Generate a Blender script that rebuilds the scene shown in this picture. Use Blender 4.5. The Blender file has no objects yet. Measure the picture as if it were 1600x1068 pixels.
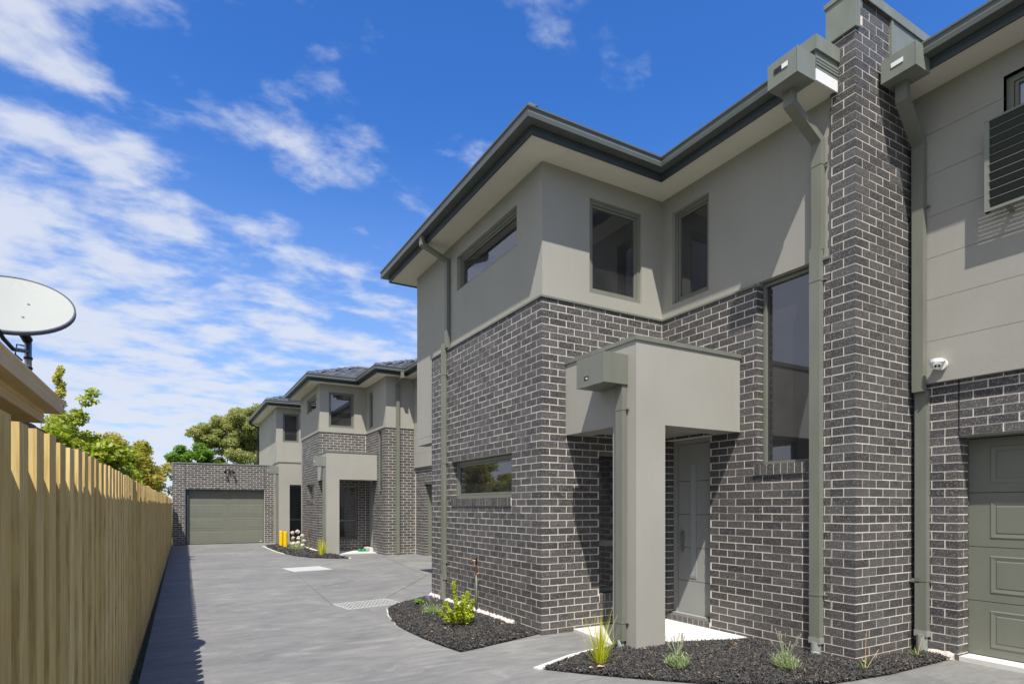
import bpy, math, random
import numpy as np
from mathutils import Vector, Matrix, Euler
random.seed(7); RNG = np.random.default_rng(7)
SC = bpy.context.scene
COL = SC.collection

# ------------------------------------------------------------------ camera
FP, HOR, CH = 922.0, 791.0, 1.516            # focal length and horizon in photo pixels, eye height
YAW = math.atan2(526, 922); CS, CC = math.sin(YAW), math.cos(YAW)
cd = bpy.data.cameras.new('camera'); cam = bpy.data.objects.new('camera', cd); COL.objects.link(cam)
cam.location = (0, 0, CH); cam.rotation_euler = (math.radians(90), 0, -YAW)
cd.sensor_width = 36; cd.lens = FP / 1600 * 36; cd.shift_y = (HOR - 534) / 1600
cd.clip_start = 0.05; cd.clip_end = 3000
SC.camera = cam
SC.render.resolution_x, SC.render.resolution_y = 1024, 683

# ------------------------------------------------------------------ light
LDIR = Vector((0.32, 0.50, -1.0)).normalized()
sun = bpy.data.lights.new('sun', 'SUN'); so = bpy.data.objects.new('sun', sun); COL.objects.link(so)
sun.energy = 5.0; sun.angle = math.radians(0.5); sun.color = (1.0, 0.95, 0.86)
so.rotation_euler = LDIR.to_track_quat('-Z', 'Y').to_euler(); so.location = (-10, -15, 40)
SUN_EL = math.asin(-LDIR.z); SUN_AZ = math.atan2(-LDIR.x, -LDIR.y)
W = bpy.data.worlds.new('World'); SC.world = W; W.use_nodes = True
nt = W.node_tree; N = nt.nodes; L = nt.links
for n in list(N): N.remove(n)
def nd(t, **k):
    n = N.new(t)
    for a, v in k.items(): setattr(n, a, v)
    return n
def wmath(op, a, b=None, c=None, clamp=False):
    n = N.new('ShaderNodeMath'); n.operation = op; n.use_clamp = clamp
    for i, v in enumerate((a, b, c)):
        if v is None: continue
        if isinstance(v, (int, float)): n.inputs[i].default_value = v
        else: L.new(v, n.inputs[i])
    return n.outputs[0]
out = nd('ShaderNodeOutputWorld'); bg = nd('ShaderNodeBackground'); bg.inputs[1].default_value = 0.076
sky = nd('ShaderNodeTexSky', sky_type='NISHITA', sun_disc=False)
sky.sun_elevation = SUN_EL; sky.sun_rotation = SUN_AZ; sky.altitude = 100; sky.air_density = 1.0; sky.dust_density = 0.6; sky.ozone_density = 2.2
tc = nd('ShaderNodeTexCoord'); sep = nd('ShaderNodeSeparateXYZ'); L.new(tc.outputs['Generated'], sep.inputs[0])
zz = wmath('ADD', wmath('MAXIMUM', sep.outputs[2], 0.0), 0.16)
px_ = wmath('DIVIDE', sep.outputs[0], zz); py_ = wmath('DIVIDE', sep.outputs[1], zz)
cmb = nd('ShaderNodeCombineXYZ'); L.new(px_, cmb.inputs[0]); L.new(py_, cmb.inputs[1])
def mapped(rot, sx, sy, loc=(0, 0, 0)):
    m = nd('ShaderNodeMapping'); m.inputs['Rotation'].default_value = (0, 0, math.radians(rot))
    m.inputs['Scale'].default_value = (sx, sy, 1); m.inputs['Location'].default_value = loc
    L.new(cmb.outputs[0], m.inputs[0]); return m.outputs[0]
def wnoise(vec, sc, det, rough, dist=0.0):
    n = nd('ShaderNodeTexNoise'); n.inputs['Scale'].default_value = sc; n.inputs['Detail'].default_value = det
    n.inputs['Roughness'].default_value = rough; n.inputs['Distortion'].default_value = dist
    L.new(vec, n.inputs['Vector']); return n.outputs['Fac']
big = wnoise(mapped(20, 0.55, 0.8, (1.3, 0.4, 0)), 1.0, 3, 0.5)
mid = wnoise(mapped(62, 1.0, 1.3, (4.1, 2.2, 0)), 4.2, 8, 0.54, 0.1)
fin = wnoise(mapped(-30, 2.0, 3.0, (0.7, 5.2, 0)), 4.2, 6, 0.6, 0.2)
# cover thins out towards the east (+X) and grows towards the horizon in the north-west
side = wmath('MULTIPLY', sep.outputs[0], -0.26)
low = wmath('MULTIPLY', wmath('SUBTRACT', 0.62, sep.outputs[2]), 0.22)
cov = wmath('ADD', wmath('ADD', wmath('MULTIPLY', big, 0.42), wmath('MULTIPLY', mid, 0.86)), wmath('MULTIPLY', fin, 0.26))
cov = wmath('ADD', cov, wmath('ADD', side, low))
ramp = nd('ShaderNodeMapRange', interpolation_type='SMOOTHSTEP'); L.new(cov, ramp.inputs[0])
ramp.inputs[1].default_value = 0.685; ramp.inputs[2].default_value = 0.935; ramp.inputs[3].default_value = 0.0; ramp.inputs[4].default_value = 0.85
haze = nd('ShaderNodeMapRange', interpolation_type='SMOOTHSTEP'); L.new(sep.outputs[2], haze.inputs[0])
haze.inputs[1].default_value = 0.55; haze.inputs[2].default_value = 0.0; haze.inputs[3].default_value = 0.0; haze.inputs[4].default_value = 0.66
hs = nd('ShaderNodeHueSaturation'); hs.inputs['Hue'].default_value = 0.513; hs.inputs['Saturation'].default_value = 1.36; hs.inputs['Value'].default_value = 2.2; L.new(sky.outputs[0], hs.inputs['Color'])
m1 = nd('ShaderNodeMixRGB'); L.new(haze.outputs[0], m1.inputs[0]); L.new(hs.outputs[0], m1.inputs[1]); m1.inputs[2].default_value = (4.2, 5.5, 8.2, 1)
m2 = nd('ShaderNodeMixRGB'); L.new(ramp.outputs[0], m2.inputs[0]); L.new(m1.outputs[0], m2.inputs[1]); m2.inputs[2].default_value = (7.6, 8.0, 9.0, 1)
L.new(m2.outputs[0], bg.inputs[0]); L.new(bg.outputs[0], out.inputs[0])
SC.view_settings.view_transform = 'Standard'; SC.view_settings.look = 'None'; SC.view_settings.gamma = 1; SC.view_settings.exposure = 0.40
SC.render.engine = 'CYCLES'; SC.cycles.max_bounces = 8; SC.cycles.diffuse_bounces = 3; SC.cycles.transparent_max_bounces = 12; SC.cycles.sample_clamp_indirect = 6

# ------------------------------------------------------------------ materials
MAT = {}
class NT:
    def __init__(s, name):
        s.m = bpy.data.materials.new(name); s.m.use_nodes = True; s.t = s.m.node_tree
        for n in list(s.t.nodes): s.t.nodes.remove(n)
        s.o = s.n('ShaderNodeOutputMaterial'); MAT[name] = s.m
    def n(s, t, **k):
        x = s.t.nodes.new(t)
        for a, v in k.items(): setattr(x, a, v)
        return x
    def l(s, a, b): s.t.links.new(a, b)
    def pos(s, scale=(1, 1, 1), rot=(0, 0, 0)):
        g = s.n('ShaderNodeNewGeometry'); m = s.n('ShaderNodeMapping')
        m.inputs['Scale'].default_value = scale; m.inputs['Rotation'].default_value = rot
        s.l(g.outputs['Position'], m.inputs[0]); return m.outputs[0]
    def noise(s, vec, sc, det=4, ro=0.55, dist=0):
        x = s.n('ShaderNodeTexNoise'); x.inputs['Scale'].default_value = sc; x.inputs['Detail'].default_value = det
        x.inputs['Roughness'].default_value = ro; x.inputs['Distortion'].default_value = dist
        s.l(vec, x.inputs['Vector']); return x.outputs['Fac']
    def mr(s, v, a, b, c, d):
        x = s.n('ShaderNodeMapRange'); s.l(v, x.inputs[0])
        for i, q in enumerate((a, b, c, d)): x.inputs[i + 1].default_value = q
        return x.outputs[0]
    def mix(s, f, a, b, mode='MIX'):
        x = s.n('ShaderNodeMixRGB', blend_type=mode)
        for i, q in enumerate((f, a, b)):
            if isinstance(q, (int, float)): x.inputs[i].default_value = q
            elif isinstance(q, tuple): x.inputs[i].default_value = (*q, 1)
            else: s.l(q, x.inputs[i])
        return x.outputs[0]
    def bump(s, v, st, dist=0.01):
        x = s.n('ShaderNodeBump'); x.inputs['Strength'].default_value = st; x.inputs['Distance'].default_value = dist
        s.l(v, x.inputs['Height']); return x.outputs[0]
    def pbr(s, col, ro=0.7, bump=None, metal=0, spec=None):
        x = s.n('ShaderNodeBsdfPrincipled')
        if isinstance(col, tuple): x.inputs['Base Color'].default_value = (*col, 1)
        else: s.l(col, x.inputs['Base Color'])
        if isinstance(ro, (int, float)): x.inputs['Roughness'].default_value = ro
        else: s.l(ro, x.inputs['Roughness'])
        x.inputs['Metallic'].default_value = metal
        if spec is not None: x.inputs['Specular IOR Level'].default_value = spec
        if bump is not None: s.l(bump, x.inputs['Normal'])
        s.l(x.outputs[0], s.o.inputs[0]); return s.m

def island(t):
    g = t.n('ShaderNodeNewGeometry'); o = t.n('ShaderNodeObjectInfo'); a = t.n('ShaderNodeMath', operation='ADD')
    t.l(g.outputs['Random Per Island'], a.inputs[0]); t.l(o.outputs['Random'], a.inputs[1])
    f = t.n('ShaderNodeMath', operation='FRACT'); t.l(a.outputs[0], f.inputs[0]); return f.outputs[0]

t = NT('brick')
r = island(t)
base = t.mix(r, (0.028, 0.028, 0.030), (0.086, 0.082, 0.081))
tone = t.noise(t.pos(), 14, 3)
base = t.mix(t.mr(tone, 0.3, 0.7, 0, 0.35), base, (0.088, 0.080, 0.074))
fle = t.noise(t.pos((1, 1, 0.55)), 150, 2, 0.6)
base = t.mix(t.mr(fle, 0.60, 0.67, 0, 0.9), base, (0.46, 0.45, 0.42))
fl2 = t.noise(t.pos((1, 1, 0.4)), 85, 3, 0.6)
base = t.mix(t.mr(fl2, 0.58, 0.70, 0, 0.55), base, (0.22, 0.21, 0.20))
dust = t.noise(t.pos((1, 1, 1.6)), 7, 6, 0.7)
sz = t.n('ShaderNodeSeparateXYZ'); gq = t.n('ShaderNodeNewGeometry'); t.l(gq.outputs['Position'], sz.inputs[0])
lowz = t.mr(sz.outputs[2], 0.0, 0.45, 0.55, 0.0); ml = t.n('ShaderNodeMath', operation='MULTIPLY'); t.l(lowz, ml.inputs[0]); t.l(t.mr(dust, 0.35, 0.7, 0, 1), ml.inputs[1])
base = t.mix(ml.outputs[0], base, (0.17, 0.155, 0.135))
smear = t.noise(t.pos((1, 1, 1)), 3.2, 7, 0.72); base = t.mix(t.mr(smear, 0.60, 0.78, 0, 0.20), base, (0.22, 0.21, 0.195))
t.pbr(base, 0.62, t.bump(t.noise(t.pos((1, 1, 0.35)), 160, 4), 0.6, 0.004))

t = NT('mortar')
c = t.mix(t.noise(t.pos(), 40, 4), (0.58, 0.52, 0.46), (0.76, 0.69, 0.62))
t.pbr(c, 0.95, t.bump(t.noise(t.pos(), 250, 3), 0.5, 0.003))

def render_mat(name, col, k=1.0):
    t = NT(name)
    n1 = t.noise(t.pos(), 0.9, 4); n2 = t.noise(t.pos((1, 1, 0.25)), 3.0, 4)
    a = tuple(q * 0.93 for q in col); b = tuple(min(1, q * 1.06) for q in col)
    c = t.mix(t.mr(n1, 0.3, 0.7, 0, 1), a, b); c = t.mix(t.mr(n2, 0.5, 0.78, 0, 0.30), c, tuple(q * 0.84 for q in col)); n3 = t.noise(t.pos((3, 3, 0.12)), 6.0, 5); c = t.mix(t.mr(n3, 0.55, 0.75, 0, 0.22), c, tuple(q * 0.80 for q in col))
    g = t.noise(t.pos(), 210, 3, 0.75)
    c = t.mix(t.mr(g, 0.38, 0.62, 0.0, 0.42), c, tuple(q * 0.70 for q in col))
    t.pbr(c, 0.93, t.bump(g, 0.55 * k, 0.005), spec=0.2)
render_mat('render', (0.365, 0.354, 0.316))
render_mat('render_panel', (0.365, 0.354, 0.316))
def paint(name, col, ro=0.42, k=0.06, metal=0.0, spec=0.28):
    t = NT(name); n = t.noise(t.pos((1, 1, 0.3)), 5, 5)
    c = t.mix(t.mr(n, 0.3, 0.75, 0, 1), tuple(q * (1 - k) for q in col), tuple(q * (1 + k) for q in col))
    n2 = t.noise(t.pos(), 30, 5)
    t.pbr(c, t.mr(n2, 0.3, 0.7, ro - 0.06, ro + 0.1), None, metal, spec); return MAT[name]
paint('trim', (0.175, 0.182, 0.150), 0.42, 0.10)
paint('gutter', (0.118, 0.130, 0.124), 0.32, 0.08)
paint('fascia', (0.055, 0.067, 0.076), 0.40, 0.08)
paint('flashing', (0.20, 0.215, 0.185), 0.38, 0.14)
paint('soffit', (0.70, 0.665, 0.575), 0.85, 0.03)
paint('door_paint', (0.31, 0.315, 0.30), 0.5, 0.03)
paint('garage_paint', (0.172, 0.178, 0.145), 0.36, 0.05, 0.0, 0.2)
paint('louvre_shaded', (0.045, 0.050, 0.046), 0.35, 0.05)  # near-black colour puts the shade of the slat undersides into the paint
paint('white_plastic', (0.78, 0.78, 0.77), 0.35, 0.02)
paint('black_plastic', (0.02, 0.02, 0.022), 0.3, 0.02)
paint('beige_trim', (0.62, 0.52, 0.33), 0.5, 0.06)
paint('beige_soffit', (0.56, 0.45, 0.25), 0.8, 0.05)
paint('neighbour_render', (0.62, 0.57, 0.50), 0.9, 0.05)
paint('brown_timber', (0.085, 0.050, 0.038), 0.7, 0.2)
paint('dish_grey', (0.33, 0.345, 0.32), 0.55, 0.02)
paint('dish_rim', (0.09, 0.10, 0.13), 0.5, 0.02)
paint('steel', (0.42, 0.44, 0.45), 0.35, 0.1, 0.8)
paint('copper', (0.62, 0.25, 0.13), 0.4, 0.2, 0.7)
paint('yellow_plastic', (0.85, 0.52, 0.0), 0.4, 0.03)
paint('pvc_grey', (0.27, 0.28, 0.25), 0.35, 0.03)
paint('grate_metal', (0.46, 0.47, 0.46), 0.5, 0.06)
paint('sheer', (0.20, 0.20, 0.205), 0.9, 0.03)
paint('room_wall', (0.72, 0.71, 0.69), 0.9, 0.03)
paint('room_dark', (0.06, 0.06, 0.06), 0.9, 0.03)
paint('blind', (0.60, 0.60, 0.58), 0.85, 0.03)
paint('green_rubber', (0.03, 0.28, 0.13), 0.6, 0.05)
paint('stone_white', (0.50, 0.44, 0.38), 0.8, 0.18)
paint('joint_black', (0.012, 0.012, 0.012), 0.8, 0.02)
paint('joint_grey', (0.095, 0.097, 0.10), 0.9, 0.1)
paint('bark', (0.16, 0.12, 0.09), 0.9, 0.3)
paint('bark_pale', (0.30, 0.25, 0.20), 0.9, 0.3)
paint('stem_tan', (0.38, 0.27, 0.15), 0.8, 0.15)
paint('flower_purple', (0.26, 0.20, 0.48), 0.8, 0.1)
paint('flower_dry', (0.32, 0.28, 0.24), 0.9, 0.2)
paint('dead_leaf', (0.50, 0.33, 0.20), 0.8, 0.2)

t = NT('roof_tile'); r = island(t)
c = t.mix(r, (0.070, 0.074, 0.082), (0.13, 0.135, 0.145)); t.pbr(c, 0.5, t.bump(t.noise(t.pos(), 60, 3), 0.3, 0.004))

t = NT('glass')
tr = t.n('ShaderNodeBsdfTransparent'); tr.inputs[0].default_value = (0.66, 0.69, 0.68, 1)
gl = t.n('ShaderNodeBsdfGlossy'); gl.inputs['Roughness'].default_value = 0.012; gl.inputs[0].default_value = (0.95, 0.95, 1.0, 1)
lw = t.n('ShaderNodeFresnel'); lw.inputs[0].default_value = 1.75
mx = t.n('ShaderNodeMixShader'); t.l(t.mr(lw.outputs[0], 0, 1, 0.05, 1.0), mx.inputs[0]); t.l(tr.outputs[0], mx.inputs[1]); t.l(gl.outputs[0], mx.inputs[2])
df = t.n('ShaderNodeBsdfDiffuse'); df.inputs[0].default_value = (0.5, 0.5, 0.5, 1); mh = t.n('ShaderNodeMixShader'); t.l(t.mr(t.noise(t.pos(), 2.5, 5), 0.3, 0.7, 0.02, 0.06), mh.inputs[0]); t.l(mx.outputs[0], mh.inputs[1]); t.l(df.outputs[0], mh.inputs[2])
t.l(mh.outputs[0], t.o.inputs[0])
t = NT('frosted'); t.pbr((0.33, 0.37, 0.37), 0.25)

t = NT('concrete_drive')
p = t.pos((0.8, 2.6, 1), (0, 0, math.radians(-4)))
n1 = t.noise(t.pos(), 0.55, 5, 0.6, 0.6); n2 = t.noise(p, 1.6, 8, 0.62, 1.2); n3 = t.noise(t.pos((1.2, 9, 1), (0, 0, 0.12)), 3.2, 7, 0.7, 0.8)
c = t.mix(t.mr(n1, 0.3, 0.72, 0, 1), (0.160, 0.160, 0.157), (0.236, 0.232, 0.220))
c = t.mix(t.mr(n2, 0.35, 0.72, 0, 0.75), c, (0.105, 0.108, 0.114))
c = t.mix(t.mr(n3, 0.48, 0.72, 0, 0.38), c, (0.30, 0.295, 0.275))
n5 = t.noise(t.pos((1.0, 2.0, 1)), 1.1, 9, 0.72, 2.0); c = t.mix(t.mr(n5, 0.52, 0.66, 0, 0.42), c, (0.33, 0.322, 0.295))
n6 = t.noise(t.pos(), 0.9, 7, 0.75, 1.0); c = t.mix(t.mr(n6, 0.56, 0.72, 0, 0.5), c, (0.10, 0.10, 0.10))
n4 = t.noise(t.pos(), 170, 3, 0.7); c = t.mix(t.mr(n4, 0.62, 0.72, 0, 0.35), c, (0.42, 0.42, 0.40))
t.pbr(c, t.mr(n1, 0.3, 0.7, 0.62, 0.85), t.bump(t.noise(t.pos((1, 5, 1)), 45, 5), 0.25, 0.004), spec=0.3)
t = NT('concrete_pale')
c = t.mix(t.noise(t.pos(), 5, 6), (0.50, 0.49, 0.46), (0.66, 0.65, 0.62)); t.pbr(c, 0.85, t.bump(t.noise(t.pos(), 120, 4), 0.3, 0.003))
t = NT('mortar_spill')
c = t.mix(t.noise(t.pos(), 18, 6), (0.42, 0.37, 0.33), (0.66, 0.60, 0.55)); t.pbr(c, 0.95, t.bump(t.noise(t.pos(), 60, 4), 0.8, 0.01))
t = NT('soil'); t.pbr(t.mix(t.noise(t.pos(), 60, 5), (0.012, 0.011, 0.010), (0.04, 0.036, 0.032)), 0.95, t.bump(t.noise(t.pos(), 70, 5), 1, 0.02))
t = NT('mulch_chip'); r = island(t)
c = t.mix(r, (0.014, 0.014, 0.015), (0.085, 0.079, 0.073))
rr = t.n('ShaderNodeMath', operation='GREATER_THAN'); t.l(r, rr.inputs[0]); rr.inputs[1].default_value = 0.975
c = t.mix(rr.outputs[0], c, (0.24, 0.16, 0.10)); t.pbr(c, 0.72)
t = NT('lawn'); t.pbr(t.mix(t.noise(t.pos(), 3, 6), (0.045, 0.075, 0.02), (0.10, 0.12, 0.04)), 0.9, t.bump(t.noise(t.pos(), 90, 4), 1, 0.02))

t = NT('fence_timber'); r = island(t)
g1 = t.noise(t.pos((5, 5, 0.35)), 13, 6, 0.6, 0.4); g2 = t.noise(t.pos((1, 1, 0.6)), 4, 4)
c = t.mix(r, (0.56, 0.39, 0.115), (0.82, 0.62, 0.26))
c = t.mix(t.mr(g1, 0.40, 0.64, 0, 0.7), c, (0.36, 0.225, 0.06)); c = t.mix(t.mr(g2, 0.5, 0.75, 0, 0.5), c, (0.72, 0.58, 0.27))
kn = t.n('ShaderNodeTexVoronoi'); kn.inputs['Scale'].default_value = 3.4; t.l(t.pos((2.2, 2.2, 0.8)), kn.inputs['Vector'])
c = t.mix(t.mr(kn.outputs['Distance'], 0.03, 0.07, 0.75, 0.0), c, (0.10, 0.07, 0.03))
t.pbr(c, 0.8, t.bump(t.noise(t.pos((6, 6, 0.3)), 40, 4), 0.35, 0.004))

def leaf(name, cols, tl=0.35, ro=0.5):
    t = NT(name); r = island(t); c = t.mix(r, cols[0], cols[1])
    if len(cols) > 2:
        g = t.n('ShaderNodeMath', operation='GREATER_THAN'); t.l(r, g.inputs[0]); g.inputs[1].default_value = 0.86; c = t.mix(g.outputs[0], c, cols[2])
    n = t.noise(t.pos(), 1.4, 3); c = t.mix(t.mr(n, 0.35, 0.7, 0, 0.45), c, cols[0])
    d = t.n('ShaderNodeBsdfPrincipled'); t.l(c, d.inputs['Base Color']); d.inputs['Roughness'].default_value = ro
    q = t.n('ShaderNodeBsdfTranslucent'); t.l(t.mix(1.0, c, (1.3, 1.35, 0.55), 'MULTIPLY'), q.inputs[0])
    m = t.n('ShaderNodeMixShader'); m.inputs[0].default_value = tl; t.l(d.outputs[0], m.inputs[1]); t.l(q.outputs[0], m.inputs[2]); t.l(m.outputs[0], t.o.inputs[0])
leaf('leaf_lime', [(0.18, 0.25, 0.022), (0.42, 0.47, 0.05), (0.62, 0.58, 0.09)], 0.42)
leaf('leaf_myrtle', [(0.26, 0.28, 0.035), (0.54, 0.50, 0.08), (0.60, 0.30, 0.16)], 0.45)
leaf('leaf_gum', [(0.24, 0.28, 0.08), (0.48, 0.50, 0.19), (0.50, 0.36, 0.18)], 0.42)
leaf('leaf_dark', [(0.09, 0.19, 0.02), (0.24, 0.38, 0.04)], 0.4)
leaf('leaf_conifer', [(0.34, 0.34, 0.03), (0.62, 0.56, 0.10)], 0.3)
leaf('leaf_shrub', [(0.30, 0.38, 0.012), (0.52, 0.58, 0.03)], 0.35)
leaf('leaf_grass', [(0.40, 0.45, 0.02), (0.68, 0.64, 0.06)], 0.35)
leaf('leaf_lavender', [(0.26, 0.34, 0.16), (0.50, 0.56, 0.36)], 0.3)
leaf('leaf_strap', [(0.16, 0.27, 0.05), (0.34, 0.44, 0.13)], 0.35)
leaf('leaf_small', [(0.10, 0.24, 0.03), (0.22, 0.38, 0.06)], 0.35)

# ------------------------------------------------------------------ mesh helpers
class MB:
    def __init__(s): s.v = []; s.f = []; s.m = []; s.cur = 0
    def mat(s, i): s.cur = i; return s
    def poly(s, pts):
        b = len(s.v); s.v += [tuple(p) for p in pts]; s.f.append(tuple(range(b, b + len(pts)))); s.m.append(s.cur); return s
    def hexa(s, p):          # 8 points, bottom ring then top ring, counter-clockwise seen from above
        b = len(s.v); s.v += [tuple(q) for q in p]
        for f in ((3, 2, 1, 0), (4, 5, 6, 7), (0, 1, 5, 4), (1, 2, 6, 5), (2, 3, 7, 6), (3, 0, 4, 7)):
            s.f.append(tuple(b + i for i in f)); s.m.append(s.cur)
        return s
    def box(s, x0, x1, y0, y1, z0, z1):
        x0, x1 = min(x0, x1), max(x0, x1); y0, y1 = min(y0, y1), max(y0, y1); z0, z1 = min(z0, z1), max(z0, z1)
        return s.hexa([(x0, y0, z0), (x1, y0, z0), (x1, y1, z0), (x0, y1, z0), (x0, y0, z1), (x1, y0, z1), (x1, y1, z1), (x0, y1, z1)])
    def loft(s, rings, closed=True, caps=True):
        b = len(s.v); n = len(rings[0])
        for r_ in rings: s.v += [tuple(q) for q in r_]
        for i in range(len(rings) - 1):
            for j in range(n if closed else n - 1):
                a = b + i * n + j; c = b + i * n + (j + 1) % n
                s.f.append((a, c, c + n, a + n)); s.m.append(s.cur)
        if caps:
            s.f.append(tuple(b + n - 1 - j for j in range(n))); s.m.append(s.cur)
            s.f.append(tuple(b + (len(rings) - 1) * n + j for j in range(n))); s.m.append(s.cur)
        return s
    def tube(s, pts, rad, n=10):
        pts = [Vector(p) for p in pts]; rads = rad if isinstance(rad, (list, tuple)) else [rad] * len(pts)
        rings = []; up = Vector((0.03, 0.02, 1)).normalized()
        for i, p in enumerate(pts):
            d = (pts[min(i + 1, len(pts) - 1)] - pts[max(i - 1, 0)]).normalized()
            ref = up if abs(d.dot(up)) < 0.95 else Vector((1, 0, 0))
            a = d.cross(ref).normalized(); c = d.cross(a).normalized()
            rings.append([p + (a * math.cos(q) + c * math.sin(q)) * rads[i] for q in [2 * math.pi * k / n for k in range(n)]])
        return s.loft(rings)
    def mesh(s, name, mats, org=(0, 0, 0), smooth=False):
        me = bpy.data.meshes.new(name)
        ox, oy, oz = org
        me.from_pydata([(x - ox, y - oy, z - oz) for x, y, z in s.v], [], s.f)
        for m in (mats if isinstance(mats, (list, tuple)) else [mats]): me.materials.append(MAT[m])
        if max(s.m, default=0): me.polygons.foreach_set('material_index', s.m)
        if smooth: me.polygons.foreach_set('use_smooth', [True] * len(s.f))
        me.update(); return me
WORG = {}
def worg(o): return WORG.get(o.name, (0, 0, 0))
def link(o, parent=None, world=(0, 0, 0)):
    COL.objects.link(o)
    if parent is not None:
        o.parent = parent; p = worg(parent); o.location = (world[0] - p[0], world[1] - p[1], world[2] - p[2])
    else: o.location = world
    WORG[o.name] = tuple(world); return o
def part(name, mb, mats, parent, smooth=False, label=None, stuff=False, org=None):
    org = org or worg(parent)
    o = bpy.data.objects.new(name, mb.mesh(name, mats, org, smooth)); link(o, parent, org)
    if label: o['label'] = label
    if stuff: o['kind'] = 'stuff'
    return o
def tag(o, label=None, cat=None, group=None, kind=None):
    if label: o['label'] = label
    if cat: o['category'] = cat
    if group: o['group'] = group
    if kind: o['kind'] = kind
    return o
def thing(name, loc, label, cat, group=None):
    o = bpy.data.objects.new(name, None); o.empty_display_size = 0.2; link(o, None, loc); return tag(o, label, cat, group)
def solo(name, mb, mats, org, label, cat, group=None, smooth=False):
    o = bpy.data.objects.new(name, mb.mesh(name, mats, org, smooth)); link(o, None, org); return tag(o, label, cat, group)
def struct(name, mb, mats, kind='structure', smooth=False):
    o = bpy.data.objects.new(name, mb.mesh(name, mats, (0, 0, 0), smooth)); link(o); o['kind'] = kind; return o
def proj(x, y, z):
    D = x * CS + y * CC
    if D < 0.3: return None
    return 800 + FP * (x * CC - y * CS) / D, HOR - FP * (z - CH) / D, D

# a wall face: 'X' looks towards -X (u runs along Y), 'Y' looks towards -Y (u runs along X); w = distance outward
class Face:
    def __init__(s, ax, plane): s.ax = ax; s.p = plane
    def pt(s, u, w, z): return (s.p - w, u, z) if s.ax == 'X' else (u, s.p - w, z)
    def box(s, mb, u0, u1, w0, w1, z0, z1):
        a = s.pt(u0, w0, z0); b = s.pt(u1, w1, z1); return mb.box(a[0], b[0], a[1], b[1], z0, z1)

def wall(mb, F, u0, u1, z0, z1, th, holes=(), w=0.0):
    """solid wall with rectangular holes; outer face at distance w"""
    us = sorted({u0, u1, *[q for h in holes for q in h[:2] if u0 < q < u1]}); zs = sorted({z0, z1, *[q for h in holes for q in h[2:4] if z0 < q < z1]})
    def solid(i, j):
        if i < 0 or j < 0 or i >= len(us) - 1 or j >= len(zs) - 1: return False
        cu = (us[i] + us[i + 1]) / 2; cz = (zs[j] + zs[j + 1]) / 2
        return not any(h[0] < cu < h[1] and h[2] < cz < h[3] for h in holes)
    for i in range(len(us) - 1):
        for j in range(len(zs) - 1):
            if not solid(i, j): continue
            a, b, c, d = us[i], us[i + 1], zs[j], zs[j + 1]; B = w - th
            P = F.pt
            mb.poly([P(a, w, c), P(b, w, c), P(b, w, d), P(a, w, d)]); mb.poly([P(b, B, c), P(a, B, c), P(a, B, d), P(b, B, d)])
            if not solid(i - 1, j): mb.poly([P(a, B, c), P(a, w, c), P(a, w, d), P(a, B, d)])
            if not solid(i + 1, j): mb.poly([P(b, w, c), P(b, B, c), P(b, B, d), P(b, w, d)])
            if not solid(i, j - 1): mb.poly([P(a, B, c), P(b, B, c), P(b, w, c), P(a, w, c)])
            if not solid(i, j + 1): mb.poly([P(a, w, d), P(b, w, d), P(b, B, d), P(a, B, d)])

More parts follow.
